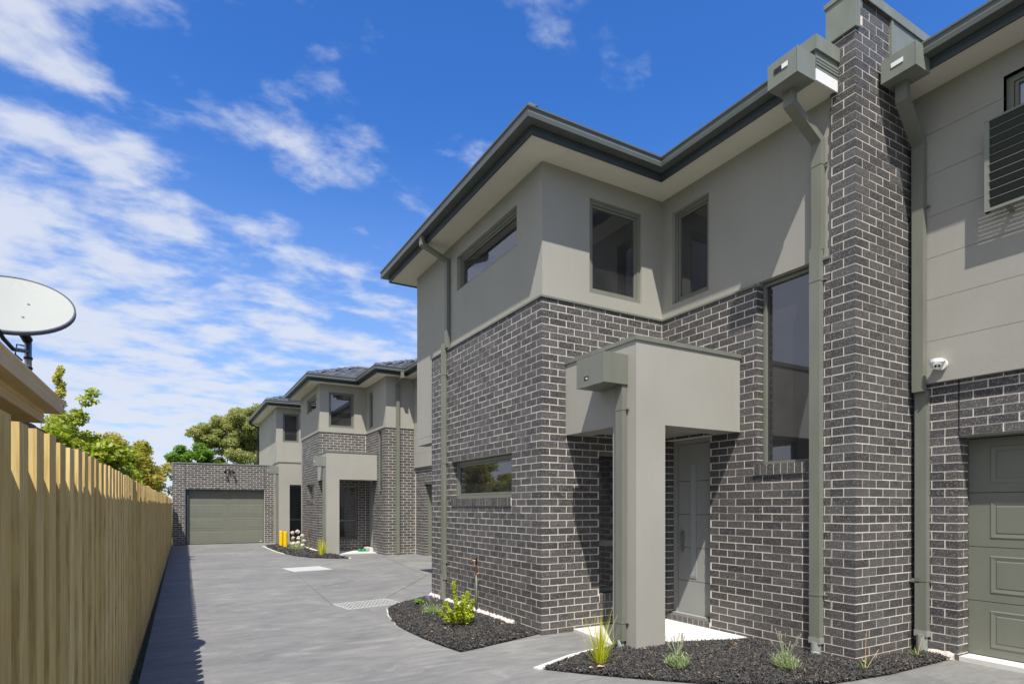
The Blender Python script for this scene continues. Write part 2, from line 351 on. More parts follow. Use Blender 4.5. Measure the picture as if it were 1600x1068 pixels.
CO = 0.086; BH = 0.0745; BL = 0.2285; JT = 0.0115; BD = 0.11
class Bricks:
    """collects the bricks of one building and links the 300 that show largest as objects"""
    def __init__(s): s.items = []; s.strips = []
    def face(s, F, cu, dr, length, z0, z1, phase, holes=(), start='corner', par=0, off=0.0):
        """bricks from the corner cu running dr (+1/-1) along u; par chooses which face owns even courses"""
        k0 = math.floor((z0 - phase) / CO + 0.02); k1 = math.ceil((z1 - phase) / CO - 0.02)
        for k in range(k0, k1):
            za = phase + k * CO + JT / 2; zb = za + BH
            za = max(za, z0); zb = min(zb, z1)
            if zb - za < 0.012: continue
            own = (k + par) % 2 == 0
            if start == 'corner': s0 = 0.0 if own else BD + JT
            else: s0 = off - (0 if own else 0.12)
            cur = s0
            while cur < length - 0.02:
                a, b = max(cur, 0), min(cur + BL, length)
                cur += BL + JT
                if b - a < 0.02: continue
                segs = [(a, b)]
                for h in holes:
                    if not (h[2] + 0.03 < zb and h[3] - 0.03 > za): continue
                    ha, hb = sorted(((h[0] - cu) * dr, (h[1] - cu) * dr)); ns = []
                    for (p, q) in segs:
                        if hb <= p or ha >= q: ns.append((p, q)); continue
                        if ha > p: ns.append((p, ha))
                        if hb < q: ns.append((hb, q))
                    segs = ns
                for (p, q) in segs:
                    if q - p > 0.02: s.items.append((F, cu + dr * p, cu + dr * q, za, zb, BD))
    def rowlock(s, F, u0, u1, z0, z1, out=0.0, slope=0.02, n=None):
        s.strips.append((F, u0 - 0.002, u1 + 0.002, out - 0.004, z0 + 0.001, z1 - 0.003)); n = n or max(2, round((u1 - u0) / 0.086)); p = (u1 - u0) / n
        for i in range(n): s.items.append((F, u0 + i * p + 0.005, u0 + (i + 1) * p - 0.005, z0 + 0.004, z1, BD + out, out))
    def finish(s, wallpart, limit=300):
        pitch = []
        for it in s.items:
            F, a, b, z0, z1, dep = it[:6]; w = it[6] if len(it) > 6 else 0.0
            w += random.uniform(-0.0015, 0.0015)
            c = F.pt((a + b) / 2, w, (z0 + z1) / 2); q = proj(*c); sc = -1
            if q and -20 < q[0] < 1620 and -20 < q[1] < 1088:
                vis = F.ax == 'Y' or c[0] > 0
                e0 = proj(*F.pt(a, w, z0)); e1 = proj(*F.pt(b, w, z1))
                if e0 and e1: sc = abs(e0[0] - e1[0]) * abs(z1 - z0) / q[2]
            pitch.append((sc, F, a, b, z0, z1, dep, w))
        pitch.sort(key=lambda q: -q[0])
        cache = {}; big = MB()
        for i, (sc, F, a, b, z0, z1, dep, w) in enumerate(pitch):
            if i < limit and sc > 0:
                lo, hi = min(a, b), max(a, b); key = (F.ax, round(hi - lo, 3), round(z1 - z0, 3), round(dep, 3))
                if key not in cache:
                    m = MB(); g = Face(F.ax, 0); g.box(m, -(hi - lo) / 2, (hi - lo) / 2, 0, -dep, 0, z1 - z0); cache[key] = m.mesh('brick', 'brick')
                o = bpy.data.objects.new('brick', cache[key]); link(o, wallpart, F.pt((lo + hi) / 2, w, z0))
            else: F.box(big, a, b, w, w - dep, z0, z1)
        if big.f: part('brick_field', big, 'brick', wallpart, stuff=True)
        if s.strips:
            m = MB()
            for F, a, b, w, z0, z1 in s.strips: F.box(m, a, b, w, w - 0.10, z0, z1)
            part('sill_mortar', m, 'mortar', wallpart, stuff=True)
        s.items = []

def window(parent, F, u0, u1, z0, z1, rec, fw=0.05, split=(), mat='trim', label=None, room=None, blind=None, sash=True, glass='glass'):
    mb = MB(); w0, w1 = -rec, -rec - 0.06
    wall(mb, F, u0, u1, z0, z1, 0.06, [(u0 + fw, u1 - fw, z0 + fw, z1 - fw)], w=-rec)
    if sash:
        e = fw + 0.004; f2 = fw + 0.03
        wall(mb, F, u0 + e, u1 - e, z0 + e, z1 - e, 0.035, [(u0 + f2, u1 - f2, z0 + f2, z1 - f2)], w=-rec - 0.014)
    for zs_ in split: F.box(mb, u0 + fw, u1 - fw, -rec - 0.004, -rec - 0.05, zs_ - 0.03, zs_ + 0.03)
    o = part('window', mb, mat, parent, label=label)
    g = MB(); F.box(g, u0 + fw, u1 - fw, -rec - 0.032, -rec - 0.038, z0 + fw, z1 - fw); part('pane', g, glass, o)
    if blind:
        b = MB(); n = int((blind[3] - blind[2]) / 0.05)
        if blind[4] == 'slat':
            for i in range(n):
                z = blind[2] + i * 0.05; F.box(b, blind[0], blind[1], -rec - 0.10, -rec - 0.125, z, z + 0.034)
        else: F.box(b, blind[0], blind[1], -rec - 0.10, -rec - 0.105, blind[2], blind[3])
        part('blind', b, 'sheer' if blind[4] == 'sheer' else 'blind', o)
    if room:
        r_ = MB(); d = room[0]; a, b2, c, e = u0 - room[1], u1 + room[1], z0 - room[2], z1 + room[3]; q0 = -rec - 0.10 - 0.12; q1 = q0 - d; P = F.pt
        r_.poly([P(a, q1, c), P(b2, q1, c), P(b2, q1, e), P(a, q1, e)]); r_.poly([P(a, q0, c), P(a, q1, c), P(a, q1, e), P(a, q0, e)])
        r_.poly([P(b2, q0, c), P(b2, q1, c), P(b2, q1, e), P(b2, q0, e)]); r_.poly([P(a, q0, c), P(b2, q0, c), P(b2, q1, c), P(a, q1, c)])
        r_.poly([P(a, q0, e), P(b2, q0, e), P(b2, q1, e), P(a, q1, e)])
        part('room_lining', r_, room[4] if len(room) > 4 else 'room_wall', o)
    return o

def tiles(parent, x0, x1, y0, y1, z, pitch, sides='WSEN', gable='', vmax=99):
    """hip roof over a rectangle; W = slope facing -X, S = -Y, E = +X, N = +Y"""
    mb = MB(); half = min(x1 - x0, y1 - y0) / 2; row = 0.30; wd = 0.29
    if 'S' in gable or 'N' in gable: half = (x1 - x0) / 2
    cfg = {'W': ((x0, y0), (0, 1), (1, 0), y1 - y0, 'S', 'N'), 'E': ((x1, y0), (0, 1), (-1, 0), y1 - y0, 'S', 'N'),
           'S': ((x0, y0), (1, 0), (0, 1), x1 - x0, 'W', 'E'), 'N': ((x0, y1), (1, 0), (0, -1), x1 - x0, 'W', 'E')}
    ridge = MB()
    for sd in sides:
        o, ud, vd, Ln, ga, gb = cfg[sd]
        P = lambda u, v, dz: (o[0] + ud[0] * u + vd[0] * v, o[1] + ud[1] * u + vd[1] * v, z + v * pitch + dz)
        hv = min(half, vmax)
        a0 = 0 if ga in gable else 1; b0 = 0 if gb in gable else 1
        mb.poly([P(0, 0, -0.02), P(Ln, 0, -0.02), P(Ln - b0 * hv, hv, -0.02), P(a0 * hv, hv, -0.02)])
        nr = int(hv / row + 0.5)
        for k in range(nr):
            v0, v1 = k * row, min((k + 1) * row + 0.03, hv); ua = a0 * (v0 + 0.1); ub = Ln - b0 * (v0 + 0.1)
            u = ua - (0.145 if k % 2 else 0)
            while u < ub:
                a, b = max(u, ua), min(u + wd, ub); u += 0.30
                if b - a < 0.04: continue
                m = (a + b) / 2; lo, hi = 0.050 + random.uniform(-.004, .004), 0.006
                pk = 0.022
                a2 = max(a, a0 * v1); b2 = min(b, Ln - b0 * v1)
                if b2 <= a2: continue
                m2 = (a2 + b2) / 2
                mb.poly([P(a, v0, lo), P(m, v0, lo + pk), P(m2, v1, hi + pk), P(a2, v1, hi)])
                mb.poly([P(m, v0, lo + pk), P(b, v0, lo), P(b2, v1, hi), P(m2, v1, hi + pk)])
                mb.poly([P(a, v0, -0.01), P(b, v0, -0.01), P(b, v0, lo), P(m, v0, lo + pk), P(a, v0, lo)])
    o_ = part('roof', mb, 'roof_tile', parent)
    for cx, cy, dx, dy, s1, s2 in ((x0, y0, 1, 1, 'W', 'S'), (x1, y0, -1, 1, 'E', 'S'), (x0, y1, 1, -1, 'W', 'N'), (x1, y1, -1, -1, 'E', 'N')):
        if s1 in gable or s2 in gable: continue
        n = max(1, int(min(half, vmax) * 1.414 / 0.38))
        for i in range(n):
            a = i * min(half, vmax) / n; b = (i + 1.12) * min(half, vmax) / n
            s = 0.085; e = Vector((dx, -dy, 0)).normalized() * s
            for sg in (1, -1):
                pa = Vector((cx + dx * a, cy + dy * a, z + a * pitch + 0.105)); pb = Vector((cx + dx * b, cy + dy * b, z + b * pitch + 0.075))
                dn = Vector((0, 0, -0.055)); q = [pa, pb, pb + e * sg + dn, pa + e * sg + dn]
                ridge.poly(q)
            ridge.poly([pa, pa + e + dn, pa - e + dn])
    if half < vmax:
        L0 = (x1 - x0) > (y1 - y0) and not gable
        if L0: pts = [(x0 + half, (y0 + y1) / 2), (x1 - half, (y0 + y1) / 2)]
        else: pts = [((x0 + x1) / 2, y0 + (0 if 'S' in gable else half)), ((x0 + x1) / 2, y1 - (0 if 'N' in gable else half))]
        zt = z + half * pitch
        ridge.tube([(pts[0][0], pts[0][1], zt + 0.03), (pts[1][0], pts[1][1], zt + 0.03)], 0.07, 8)
    if ridge.f: part('ridge_cap', ridge, 'roof_tile', o_)
    return o_

def eaves(parent, pts, zs, gut=True, fh=0.185, endcaps=True, wallpts=None):
    """pts: fascia line (outer face) walked with the outside on the left-hand side... outward normals are given"""
    fa, gu = MB(), MB(); n = len(pts)
    # profile in (outward, z): fascia board with two grooves, gutter quad section
    fprof = [(-0.02, zs), (0, zs), (0, zs + 0.05), (-0.006, zs + 0.055), (-0.006, zs + 0.065), (0, zs + 0.07), (0, zs + 0.12), (-0.006, zs + 0.125), (-0.006, zs + 0.135), (0, zs + 0.14), (0, zs + fh + 0.03), (-0.02, zs + fh + 0.03)]
    gz = zs + 0.095
    gprof = [(0.002, gz + 0.004), (0.115, gz), (0.122, gz + 0.045), (0.112, gz + 0.060), (0.112, gz + 0.085), (0.128, gz + 0.100), (0.128, gz + 0.118), (0.116, gz + 0.118), (0.104, gz + 0.09), (0.104, gz + 0.02), (0.002, gz + 0.02)]
    def sweep(mb, prof):
        rings = []
        for i in range(n):
            p = Vector((*pts[i], 0)); d0 = (Vector((*pts[i], 0)) - Vector((*pts[i - 1], 0))).normalized() if i > 0 else None
            d1 = (Vector((*pts[i + 1], 0)) - Vector((*pts[i], 0))).normalized() if i < n - 1 else None
            d0 = d0 or d1; d1 = d1 or d0
            n0 = Vector((d0.y, -d0.x, 0)); n1 = Vector((d1.y, -d1.x, 0)); b = (n0 + n1)
            b = b / max(0.2, b.dot(n0))
            rings.append([(p.x + b.x * w, p.y + b.y * w, z) for w, z in prof])
        mb.loft(rings)
    sweep(fa, fprof); sweep(gu, gprof)
    f = part('fascia', fa, 'fascia', parent); g = part('gutter', gu, 'gutter', parent)
    return f, g

def downpipe(parent, path, wu, wd, brackets=(), F=None, shoe=None, mat='trim'):
    """rectangular pipe swept along a path lying in a vertical plane square to the wall"""
    mb = MB(); ax = F.ax; rings = []
    for i, p in enumerate(path):
        p = Vector(p); d0 = (p - Vector(path[i - 1])).normalized() if i else None; d1 = (Vector(path[i + 1]) - p).normalized() if i < len(path) - 1 else None
        d0 = d0 or d1; d1 = d1 or d0; t_ = (d0 + d1).normalized()
        ud = Vector((0, 1, 0)) if ax == 'X' else Vector((1, 0, 0))
        nd_ = t_.cross(ud).normalized(); k = 1 / max(0.4, t_.dot(d0))
        rings.append([p + ud * (wu / 2) * a + nd_ * (wd / 2) * b * k for a, b in ((-1, -1), (1, -1), (1, 1), (-1, 1))])
    mb.loft(rings)
    o = part('downpipe', mb, mat, parent)
    for z in brackets:
        b = MB(); x, y = path[-1][0], path[-1][1]
        if ax == 'X': b.box(x - wd / 2 - 0.003, x + wd / 2, y - wu / 2 - 0.003, y + wu / 2 + 0.003, z, z + 0.02); b.box(x + wd / 2 - 0.012, x + wd / 2 + 0.004, y - wu / 2 - 0.035, y - wu / 2, z + 0.002, z + 0.018); b.tube([(x + wd / 2 - 0.02, y - wu / 2 - 0.02, z + 0.01), (x + wd / 2, y - wu / 2 - 0.02, z + 0.01)], 0.007, 6)
        else: b.box(x - wu / 2 - 0.003, x + wu / 2 + 0.003, y - wd / 2 - 0.003, y + wd / 2, z, z + 0.02)
        part('bracket', b, mat, o)
    return o

def rain_head(parent, x0, x1, y0, y1, z0, z1, F='X', slot='plate'):
    mb = MB(); mb.box(x0, x1, y0, y1, z0, z1)
    mb.box(x0 - 0.004, x1, y0 - 0.004, y0, z0, z1 + 0.004)  # folded edge
    mb.box(x0 - 0.004, x0, y0, y1, z0 - 0.004, z0 + 0.006)
    o = part('rainwater_head', mb, 'flashing' if slot != 'hole' else 'trim', parent)
    yc = (y0 + y1) / 2; zc = (z0 + z1) / 2; s = MB()
    if slot == 'hole': s.mat(0).box(x0 - 0.005, x0 - 0.001, yc + 0.02, yc + 0.09, z0 + 0.07, z0 + 0.105); s.mat(1).box(x0 - 0.006, x0 - 0.005, yc + 0.03, yc + 0.06, z0 + 0.073, z0 + 0.088)
    elif slot == 'plate': s.mat(0).box(x0 - 0.006, x0 - 0.004, yc - 0.0, yc + 0.085, zc - 0.005, zc + 0.04); s.mat(1).box(x0 - 0.007, x0 - 0.006, yc - 0.065, yc, zc - 0.005, zc + 0.04)
    else: s.mat(1).box(x0 - 0.007, x0 - 0.004, yc - 0.05, yc + 0.06, zc - 0.015, zc + 0.028)
    part('overflow_slot', s, ['black_plastic', 'white_plastic'], o); return o

def cap_strip(parent, segs, z0, z1, name='wall_capping', mat='trim', label=None):
    mb = MB()
    for s in segs: mb.box(*s, z0, z1)
    return part(name, mb, mat, parent, label=label)
def sloped_cap(parent, F_list):
    """sloping ledge capping: list of (Face,u0,u1,miter0,miter1) from z 3.985 (outer) to 4.03 (inner)"""
    mb = MB()
    for F, u0, u1, m0, m1 in F_list:
        P = F.pt
        r0 = [(-0.04, 3.985, 0), (0.018, 3.985, 1), (0.018, 4.008, 1), (-0.04, 4.032, 0)]
        A = [P(u0 + (m0 * (w + 0.0)), w, z) for w, z, _ in r0]; B = [P(u1 + (m1 * (w + 0.0)), w, z) for w, z, _ in r0]
        mb.loft([A, B])
    return part('ledge_capping', mb, 'trim', parent)

# ------------------------------------------------------------------ ground
FX = lambda y: -0.40 + 0.0107 * y
g = MB(); g.poly([(-400, -400, -0.06), (400, -400, -0.06), (400, 400, -0.06), (-400, 400, -0.06)]); struct('ground', g, 'lawn')
bed1 = [(3.735, 5.93), (3.30, 5.80), (2.90, 5.68), (2.58, 5.60), (2.52, 5.95), (2.47, 6.40), (2.45, 6.95), (2.47, 7.45), (2.57, 7.95), (2.72, 8.45), (2.98, 8.78), (3.33, 9.02), (3.735, 9.36)]
bed2 = [(4.10, 4.98), (3.60, 4.87), (2.98, 4.62), (3.20, 4.33), (3.52, 3.97), (3.90, 3.58), (4.35, 3.26), (4.88, 3.02), (5.60, 2.93), (6.20, 2.93), (6.70, 2.93), (6.70, 3.27), (5.67, 3.27), (5.65, 4.46)]
bed3 = [(3.95, 24.38), (3.05, 24.60), (2.95, 23.2), (2.98, 21.4), (3.05, 20.1), (3.20, 19.0), (3.45, 18.2), (3.85, 17.65), (4.42, 17.35), (4.36, 18.84), (4.12, 18.86), (4.12, 20.1), (4.12, 23.1)]
def in_poly(x, y, P):
    c = False; j = len(P) - 1
    for i in range(len(P)):
        if (P[i][1] > y) != (P[j][1] > y) and x < (P[j][0] - P[i][0]) * (y - P[i][1]) / (P[j][1] - P[i][1]) + P[i][0]: c = not c
        j = i
    return c
# driveway slab as a sheet with the garden beds laid over it
g = MB(); g.poly([(-0.36, -6, 0), (11, -6, 0), (11, 27.5, 0), (-0.12, 27.5, 0)]); struct('driveway', g, 'concrete_drive')
for k, P in enumerate((bed1, bed2, bed3)):
    g = MB(); g.poly([(x, y, 0.006) for x, y in P]); struct('bed_soil', g, 'soil')
# mulch chips
def chips(P, n, big=1.0):
    xs = [p[0] for p in P]; ys = [p[1] for p in P]; V = []; Fc = []; k = 0
    cnt = 0
    while cnt < n:
        x = random.uniform(min(xs), max(xs)); y = random.uniform(min(ys), max(ys))
        if not in_poly(x, y, P): continue
        cnt += 1
        # distance to the rim lowers the mound
        dm = min(math.hypot(x - (a[0] + (b[0] - a[0]) * t_), y - (a[1] + (b[1] - a[1]) * t_)) for a, b, t_ in ((P[i - 1], P[i], max(0, min(1, ((x - P[i - 1][0]) * (P[i][0] - P[i - 1][0]) + (y - P[i - 1][1]) * (P[i][1] - P[i - 1][1])) / max(1e-6, (P[i][0] - P[i - 1][0]) ** 2 + (P[i][1] - P[i - 1][1]) ** 2)))) for i in range(len(P))))
        z = 0.012 + min(dm, 0.25) * 0.14 + random.random() * 0.022
        l_, w_, h_ = random.uniform(0.007, 0.028) * big, random.uniform(0.002, 0.0065) * big, random.uniform(0.001, 0.0035) * big
        R = Euler((random.gauss(0, 0.5), random.gauss(0, 0.45), random.uniform(0, 6.28))).to_matrix()
        for q in ((-l_, -w_ * .5, -h_), (l_, -w_, -h_), (l_ * .8, w_, -h_), (-l_, w_ * .7, -h_), (-l_ * .7, -w_, h_), (l_, -w_ * .4, h_), (l_ * .9, w_ * .5, h_), (-l_ * .8, w_, h_)):
            v = R @ Vector(q); V.append((x + v.x, y + v.y, z + v.z))
        for f in ((4, 5, 6, 7), (0, 1, 5, 4), (1, 2, 6, 5), (2, 3, 7, 6), (3, 0, 4, 7)): Fc.append(tuple(k + i for i in f))
        k += 8
    me = bpy.data.meshes.new('mulch'); me.from_pydata(V, [], Fc); me.materials.append(MAT['mulch_chip']); me.update()
    o = bpy.data.objects.new('mulch', me); link(o); o['kind'] = 'stuff'; return o
chips(bed1, 24000); chips(bed2, 32000); chips(bed3, 7000, 1.9)
# pale concrete edging and mortar spill along the walls
def edging(pts, w, z=0.022, mat='concrete_pale', name='concrete_edging', h=0.05):
    mb = MB(); rings = []
    for i, p in enumerate(pts):
        a = Vector(pts[max(0, i - 1)]); b = Vector(pts[min(len(pts) - 1, i + 1)]); d = (b - a).normalized(); nn = Vector((d.y, -d.x)) * w / 2
        rings.append([(p[0] - nn.x, p[1] - nn.y, -0.02), (p[0] + nn.x, p[1] + nn.y, -0.02), (p[0] + nn.x, p[1] + nn.y, z), (p[0] - nn.x, p[1] - nn.y, z)])
    mb.loft(rings); return struct(name, mb, mat)
edging([(2.47, 7.35), (2.57, 7.95), (2.72, 8.47), (2.98, 8.80), (3.33, 9.04), (3.70, 9.37)], 0.035, 0.016)
edging([(2.93, 4.66), (3.50, 4.89), (4.10, 5.02)], 0.09, 0.014)
edging([(2.92, 24.4), (2.91, 22.8), (2.94, 21.2), (3.02, 20.0)], 0.05, 0.012)
edging([(4.43, 17.32), (4.45, 18.0), (4.50, 18.9)], 0.07, 0.012)
def spill(x0, y0, x1, y1, w, out):
    mb = MB(); n = int(math.hypot(x1 - x0, y1 - y0) / 0.05); rings = []
    for i in range(n + 1):
        t_ = i / n; x = x0 + (x1 - x0) * t_; y = y0 + (y1 - y0) * t_; ww = w * random.uniform(0.35, 1.2)
        rings.append([(x, y, 0.0), (x + out[0] * ww, y + out[1] * ww, 0.004), (x + out[0] * ww * .6, y + out[1] * ww * .6, 0.045 * random.uniform(.7, 1.3)), (x, y, 0.07 * random.uniform(.7, 1.2))])
    mb.loft(rings); struct('mortar_spill', mb, 'mortar_spill')
spill(3.75, 6.5, 3.75, 9.3, 0.13, (-1, 0)); spill(6.69, 3.2, 6.69, 2.9, 0.07, (-1, 0)); spill(4.13, 20.3, 4.13, 23, 0.16, (-1, 0))
# porch slabs
def slab(pts, z1, name='porch_slab'):
    mb = MB(); n = len(pts); b = [(x, y, -0.03) for x, y in pts]; t_ = [(x, y, z1) for x, y in pts]
    mb.loft([b, t_]); return struct(name, mb, 'concrete_pale')
slab([(4.20, 5.855), (4.10, 5.02), (4.10, 4.62), (4.33, 4.44), (5.65, 4.50), (5.65, 5.855)], 0.035)
slab([(4.6, 20.14), (4.50, 18.95), (5.69, 18.86), (5.69, 20.14)], 0.03)
# expansion joints and a drain cover plate
g = MB()
for a, b in (((2.35, 13.75), (2.10, 9.25)), ((2.98, 9.45), (4.8, 12.2)), ((2.35, 14.3), (2.30, 15.3)), ((4.8, 12.2), (5.5, 17.4))):
    d = (Vector(b) - Vector(a)).normalized(); nn = Vector((d.y, -d.x)) * 0.0035
    g.poly([(a[0] - nn.x, a[1] - nn.y, 0.004), (a[0] + nn.x, a[1] + nn.y, 0.004), (b[0] + nn.x, b[1] + nn.y, 0.004), (b[0] - nn.x, b[1] - nn.y, 0.004)])
struct('driveway_joint', g, 'joint_grey')
# garage sill on the right
g = MB(); g.box(6.712, 6.93, 0.0, 2.87, -0.02, 0.045); struct('garage_sill', g, 'concrete_pale')

# ------------------------------------------------------------------ generic pieces of the townhouses
def dentil_box_portico(H, x0, xw, yf, yb, colw=0.40, cold=0.37, head=(3.767, 4.736, 5.194), pipe=True):
    mb = MB(); F = Face('Y', yf)
    wall(mb, F, x0, xw, 2.375, 3.222, 0.30)                       # front beam
    wall(mb, Face('X', x0), yf + 0.301, yb, 2.375, 3.220, 0.30)    # side beam
    mb.box(x0 + 0.0, x0 + colw, yf + 0.0, yf + cold, -0.05, 2.375)
    mb.box(x0 + 0.2, xw, yf + 0.2, yb, 2.42, 2.50)
    mb.box(x0 + 0.2, xw, yf + 0.2, yb, 3.0, 3.1)
    o = part('portico', mb, 'render', H)
    c = MB(); c.box(x0 - 0.015, xw + 0.012, yf - 0.015, yf + 0.18, 3.222, 3.266); c.box(x0 - 0.015, x0 + 0.18, yf + 0.18, yb, 3.222, 3.266)
    part('capping', c, 'trim', o); return o

def raised_door(H, F, u0, u1, z0, secs, cols, mat, name='garage_door', inset=0.20, w=0.0, label=None):
    """sectional door: sections with recessed borders and raised fields"""
    mb = MB(); sh = secs[0]
    for k in range(secs[1]):
        a, b = z0 + k * sh + 0.003, z0 + (k + 1) * sh - 0.003
        F.box(mb, u0, u1, w, w - 0.04, a, b)
    o = part(name, mb, mat, H, label=label)
    pw = (u1 - u0 - inset * 2 - (cols - 1) * 0.24) / cols
    for k in range(secs[1]):
        for c_ in range(cols):
            ua = u0 + inset + c_ * (pw + 0.24); ub = ua + pw; za = z0 + k * sh + 0.085; zb = z0 + (k + 1) * sh - 0.085
            p = MB(); P = F.pt
            def ring(i, ww): return [P(ua + i, w + ww, za + i), P(ub - i, w + ww, za + i), P(ub - i, w + ww, zb - i), P(ua + i, w + ww, zb - i)]
            p.loft([ring(0, 0.0005), ring(0.008, 0.006), ring(0.014, 0.006), ring(0.044, 0.001), ring(0.050, 0.001), ring(0.056, 0.005)], caps=False)
            p.poly(ring(0.056, 0.005)); part('door_panel', p, mat, o)
    return o

PH = 1.525 - 18 * CO       # course grid so that a bed joint falls at 1.525 m
# =================================================================== townhouse in front (A)
XA, YA, XC, YO, YB = 3.746, 5.865, 5.66, 3.53, 9.29
HA = thing('townhouse', (XA, YA, 0), 'grey rendered and charcoal brick townhouse with square entry portico, nearest on the driveway', 'house', 'townhouses along the driveway')
FA, FY, FC = Face('X', XA), Face('Y', YA), Face('X', XC)
holesA = [(6.579, 8.47, 1.525, 2.213)]
holesY = [(4.60, 5.42, 0.321, 2.213)]
stair = (3.655, 4.385, 1.869, 4.03)
holesC = [stair, (5.05, 5.765, -0.1, 2.385)]
mb = MB(); e = 0.0022
ex = lambda hs: [(h[0] - e, h[1] + e, h[2] - e, h[3] + (e if h[3] < 4 else 0.1)) for h in hs]
wall(mb, FA, YA + e, YB, -0.05, 3.99, 0.2, ex(holesA), w=-e)
wall(mb, FY, XA + e + 0.2, XC + 0.2, -0.05, 3.99, 0.2, ex(holesY), w=-e)
wall(mb, FC, YO, YA, -0.05, 3.99, 0.2, ex(holesC), w=-e)
bwA = part('brick_wall', mb, 'mortar', HA)
B = Bricks()
B.face(FA, YA, 1, YB - YA, -0.03, 3.985, PH, holesA, par=1)
B.face(FY, XA, 1, XC - XA - 0.01, -0.03, 3.985, PH, holesY, par=0)
B.face(FC, YA, -1, YA - YO, -0.03, 3.985, PH, holesC, start='run', off=0.0, par=0)
B.rowlock(FA, 6.579, 8.47, 1.525, 1.632, 0.012, n=21); B.rowlock(FY, 4.60, 5.42, 0.321, 0.43, 0.010); B.rowlock(FC, 3.655, 4.41, 1.869, 1.982, 0.02, n=9)
B.rowlock(FC, 5.05, 5.765, 0.03, 0.105, 0.01)
B.finish(bwA)
# rendered upper storey, 30 mm behind the brick face
mb = MB(); R = 0.03; ZS = 5.61
w1 = (6.497, 8.336, 4.836, 5.361); w2 = (4.474, 5.325, 4.177, 5.356); w3 = (5.099, 5.712, 4.175, 5.378)
wall(mb, FA, YA + R, 10.06, 4.0, ZS, 0.15, [w1], w=-R)
wall(mb, FA, YB + 0.003, 10.06, 2.72, 4.0, 0.15, w=-R)
wall(mb, FY, XA + R + 0.15, XC + R + 0.14, 4.0, ZS, 0.15, [w2], w=-R)
wall(mb, FC, YO, YA + R, 4.0, ZS, 0.15, [w3, (3.655, 4.385, 4.0, 4.03)], w=-R)
mb.box(XA + 0.2, 6.6, 10.06 - 0.15, 10.06, 2.72, ZS); mb.box(XA + R, XA + R + 0.2, YB, 10.055, 2.60, 2.716); mb.box(XA + 0.2, 6.6, YB - 0.1, 10.055, 2.64, 2.715)
part('upper_wall', mb, 'render', HA)
sloped_cap(HA, [(FA, YA, YB + 0.01, -1, 0), (FY, XA, XC, -1, -1), (FC, 4.40, YA, 0, -1)]); sloped_cap(HA, [(FC, YO, 3.645, 0, 0)])
window(HA, FA, w1[0] + .002, w1[1] - .002, w1[2] + .002, w1[3] - .002, R + 0.06, 0.045, room=(2.2, 0.5, 0.6, 0.2), label='wide horizontal upstairs window')
window(HA, FY, w2[0] + .002, w2[1] - .002, w2[2] + .002, w2[3] - .002, R + 0.035, 0.05, room=(2.0, 0.3, 0.6, 0.2))
window(HA, FC, w3[0] + .002, w3[1] - .002, w3[2] + .002, w3[3] - .002, R + 0.05, 0.05, room=(2.5, 0.3, 0.6, 0.2), blind=(5.14, 5.70, 4.20, 5.36, 'sheer'))
window(HA, FC, stair[0] + .004, stair[1] - .006, 1.985, 4.015, 0.105, 0.035, sash=False, room=(1.3, 0.1, 0.6, 0.3), label='tall narrow stair window')
window(HA, FA, 6.583, 8.466, 1.637, 2.205, 0.085, 0.05, room=(2.5, 0.0, 0.5, 0.3, 'room_dark'), label='low wide window with a sloping brick sill')
window(HA, FY, 4.604, 5.416, 0.435, 2.208, 0.09, 0.045, split=(1.05,), sash=False, room=(1.8, 0.2, 0.3, 0.2, 'room_dark'), label='tall two-pane window beside the front door')
# inner faces so that daylight does not leak through the house
mb = MB(); mb.box(XA + 2.6, XA + 2.7, 7.2, 9.8, -0.05, ZS - 0.05); mb.box(8.3, 8.4, YO, 9.9, -0.05, ZS); mb.box(XC + 2.2, XC + 2.25, YO, 7.0, -0.05, ZS)
mb.box(XA + 0.3, 8.3, YB - 0.1, YB, -0.05, 2.63); mb.box(XC + 0.1, 8.3, YO, YO + 0.05, -0.05, ZS)
part('inner_wall', mb, 'room_wall', HA)
# front door
mb = MB(); FD = Face('X', XC + 0.11)
wall(mb, FD, 5.02, 5.775, 0.105, 2.39, 0.06, [(4.9, 5.705, 0.13, 2.33)], w=0.0)
dr = part('front_door', mb, 'door_paint', HA)
l = MB()
zc_ = [0.135, 0.56, 0.99, 1.42, 1.85, 2.33]
for a, b in zip(zc_, zc_[1:]): FD.box(l, 4.90, 5.695, -0.02, -0.045, a, b - 0.007)
l.mat(1); FD.box(l, 4.90, 5.695, -0.045, -0.06, 0.135, 2.325)
part('door_leaf', l, ['door_paint', 'joint_grey'], dr)
l = MB(); FD.box(l, 5.395, 5.475, -0.016, -0.022, 0.62, 2.06); part('glass_strip', l, 'frosted', dr)
l = MB()
for u in (5.383, 5.475): FD.box(l, u, u + 0.012, -0.012, -0.03, 0.61, 2.07)
FD.box(l, 5.383, 5.487, -0.012, -0.03, 2.07, 2.082); FD.box(l, 5.383, 5.487, -0.012, -0.03, 0.60, 0.61); part('glass_bead', l, 'door_paint', dr)
l = MB(); FD.box(l, 5.585, 5.645, -0.02, -0.002, 1.02, 1.19); FD.box(l, 5.52, 5.62, 0.04, 0.025, 1.11, 1.125); FD.box(l, 5.60, 5.62, 0.03, -0.01, 1.108, 1.127)
FD.box(l, 5.59, 5.64, -0.018, 0.004, 0.93, 0.995); part('handle', l, 'steel', dr)
l = MB(); FD.box(l, 5.02, 5.775, 0.05, -0.06, 0.100, 0.132); part('sill', l, 'door_paint', dr)
PO = dentil_box_portico(HA, 4.09, 5.655, 4.608, YA - 0.002)
rain_head(HA, 3.767, 4.086, 4.736, 5.194, 2.784, 3.09, slot='hole')
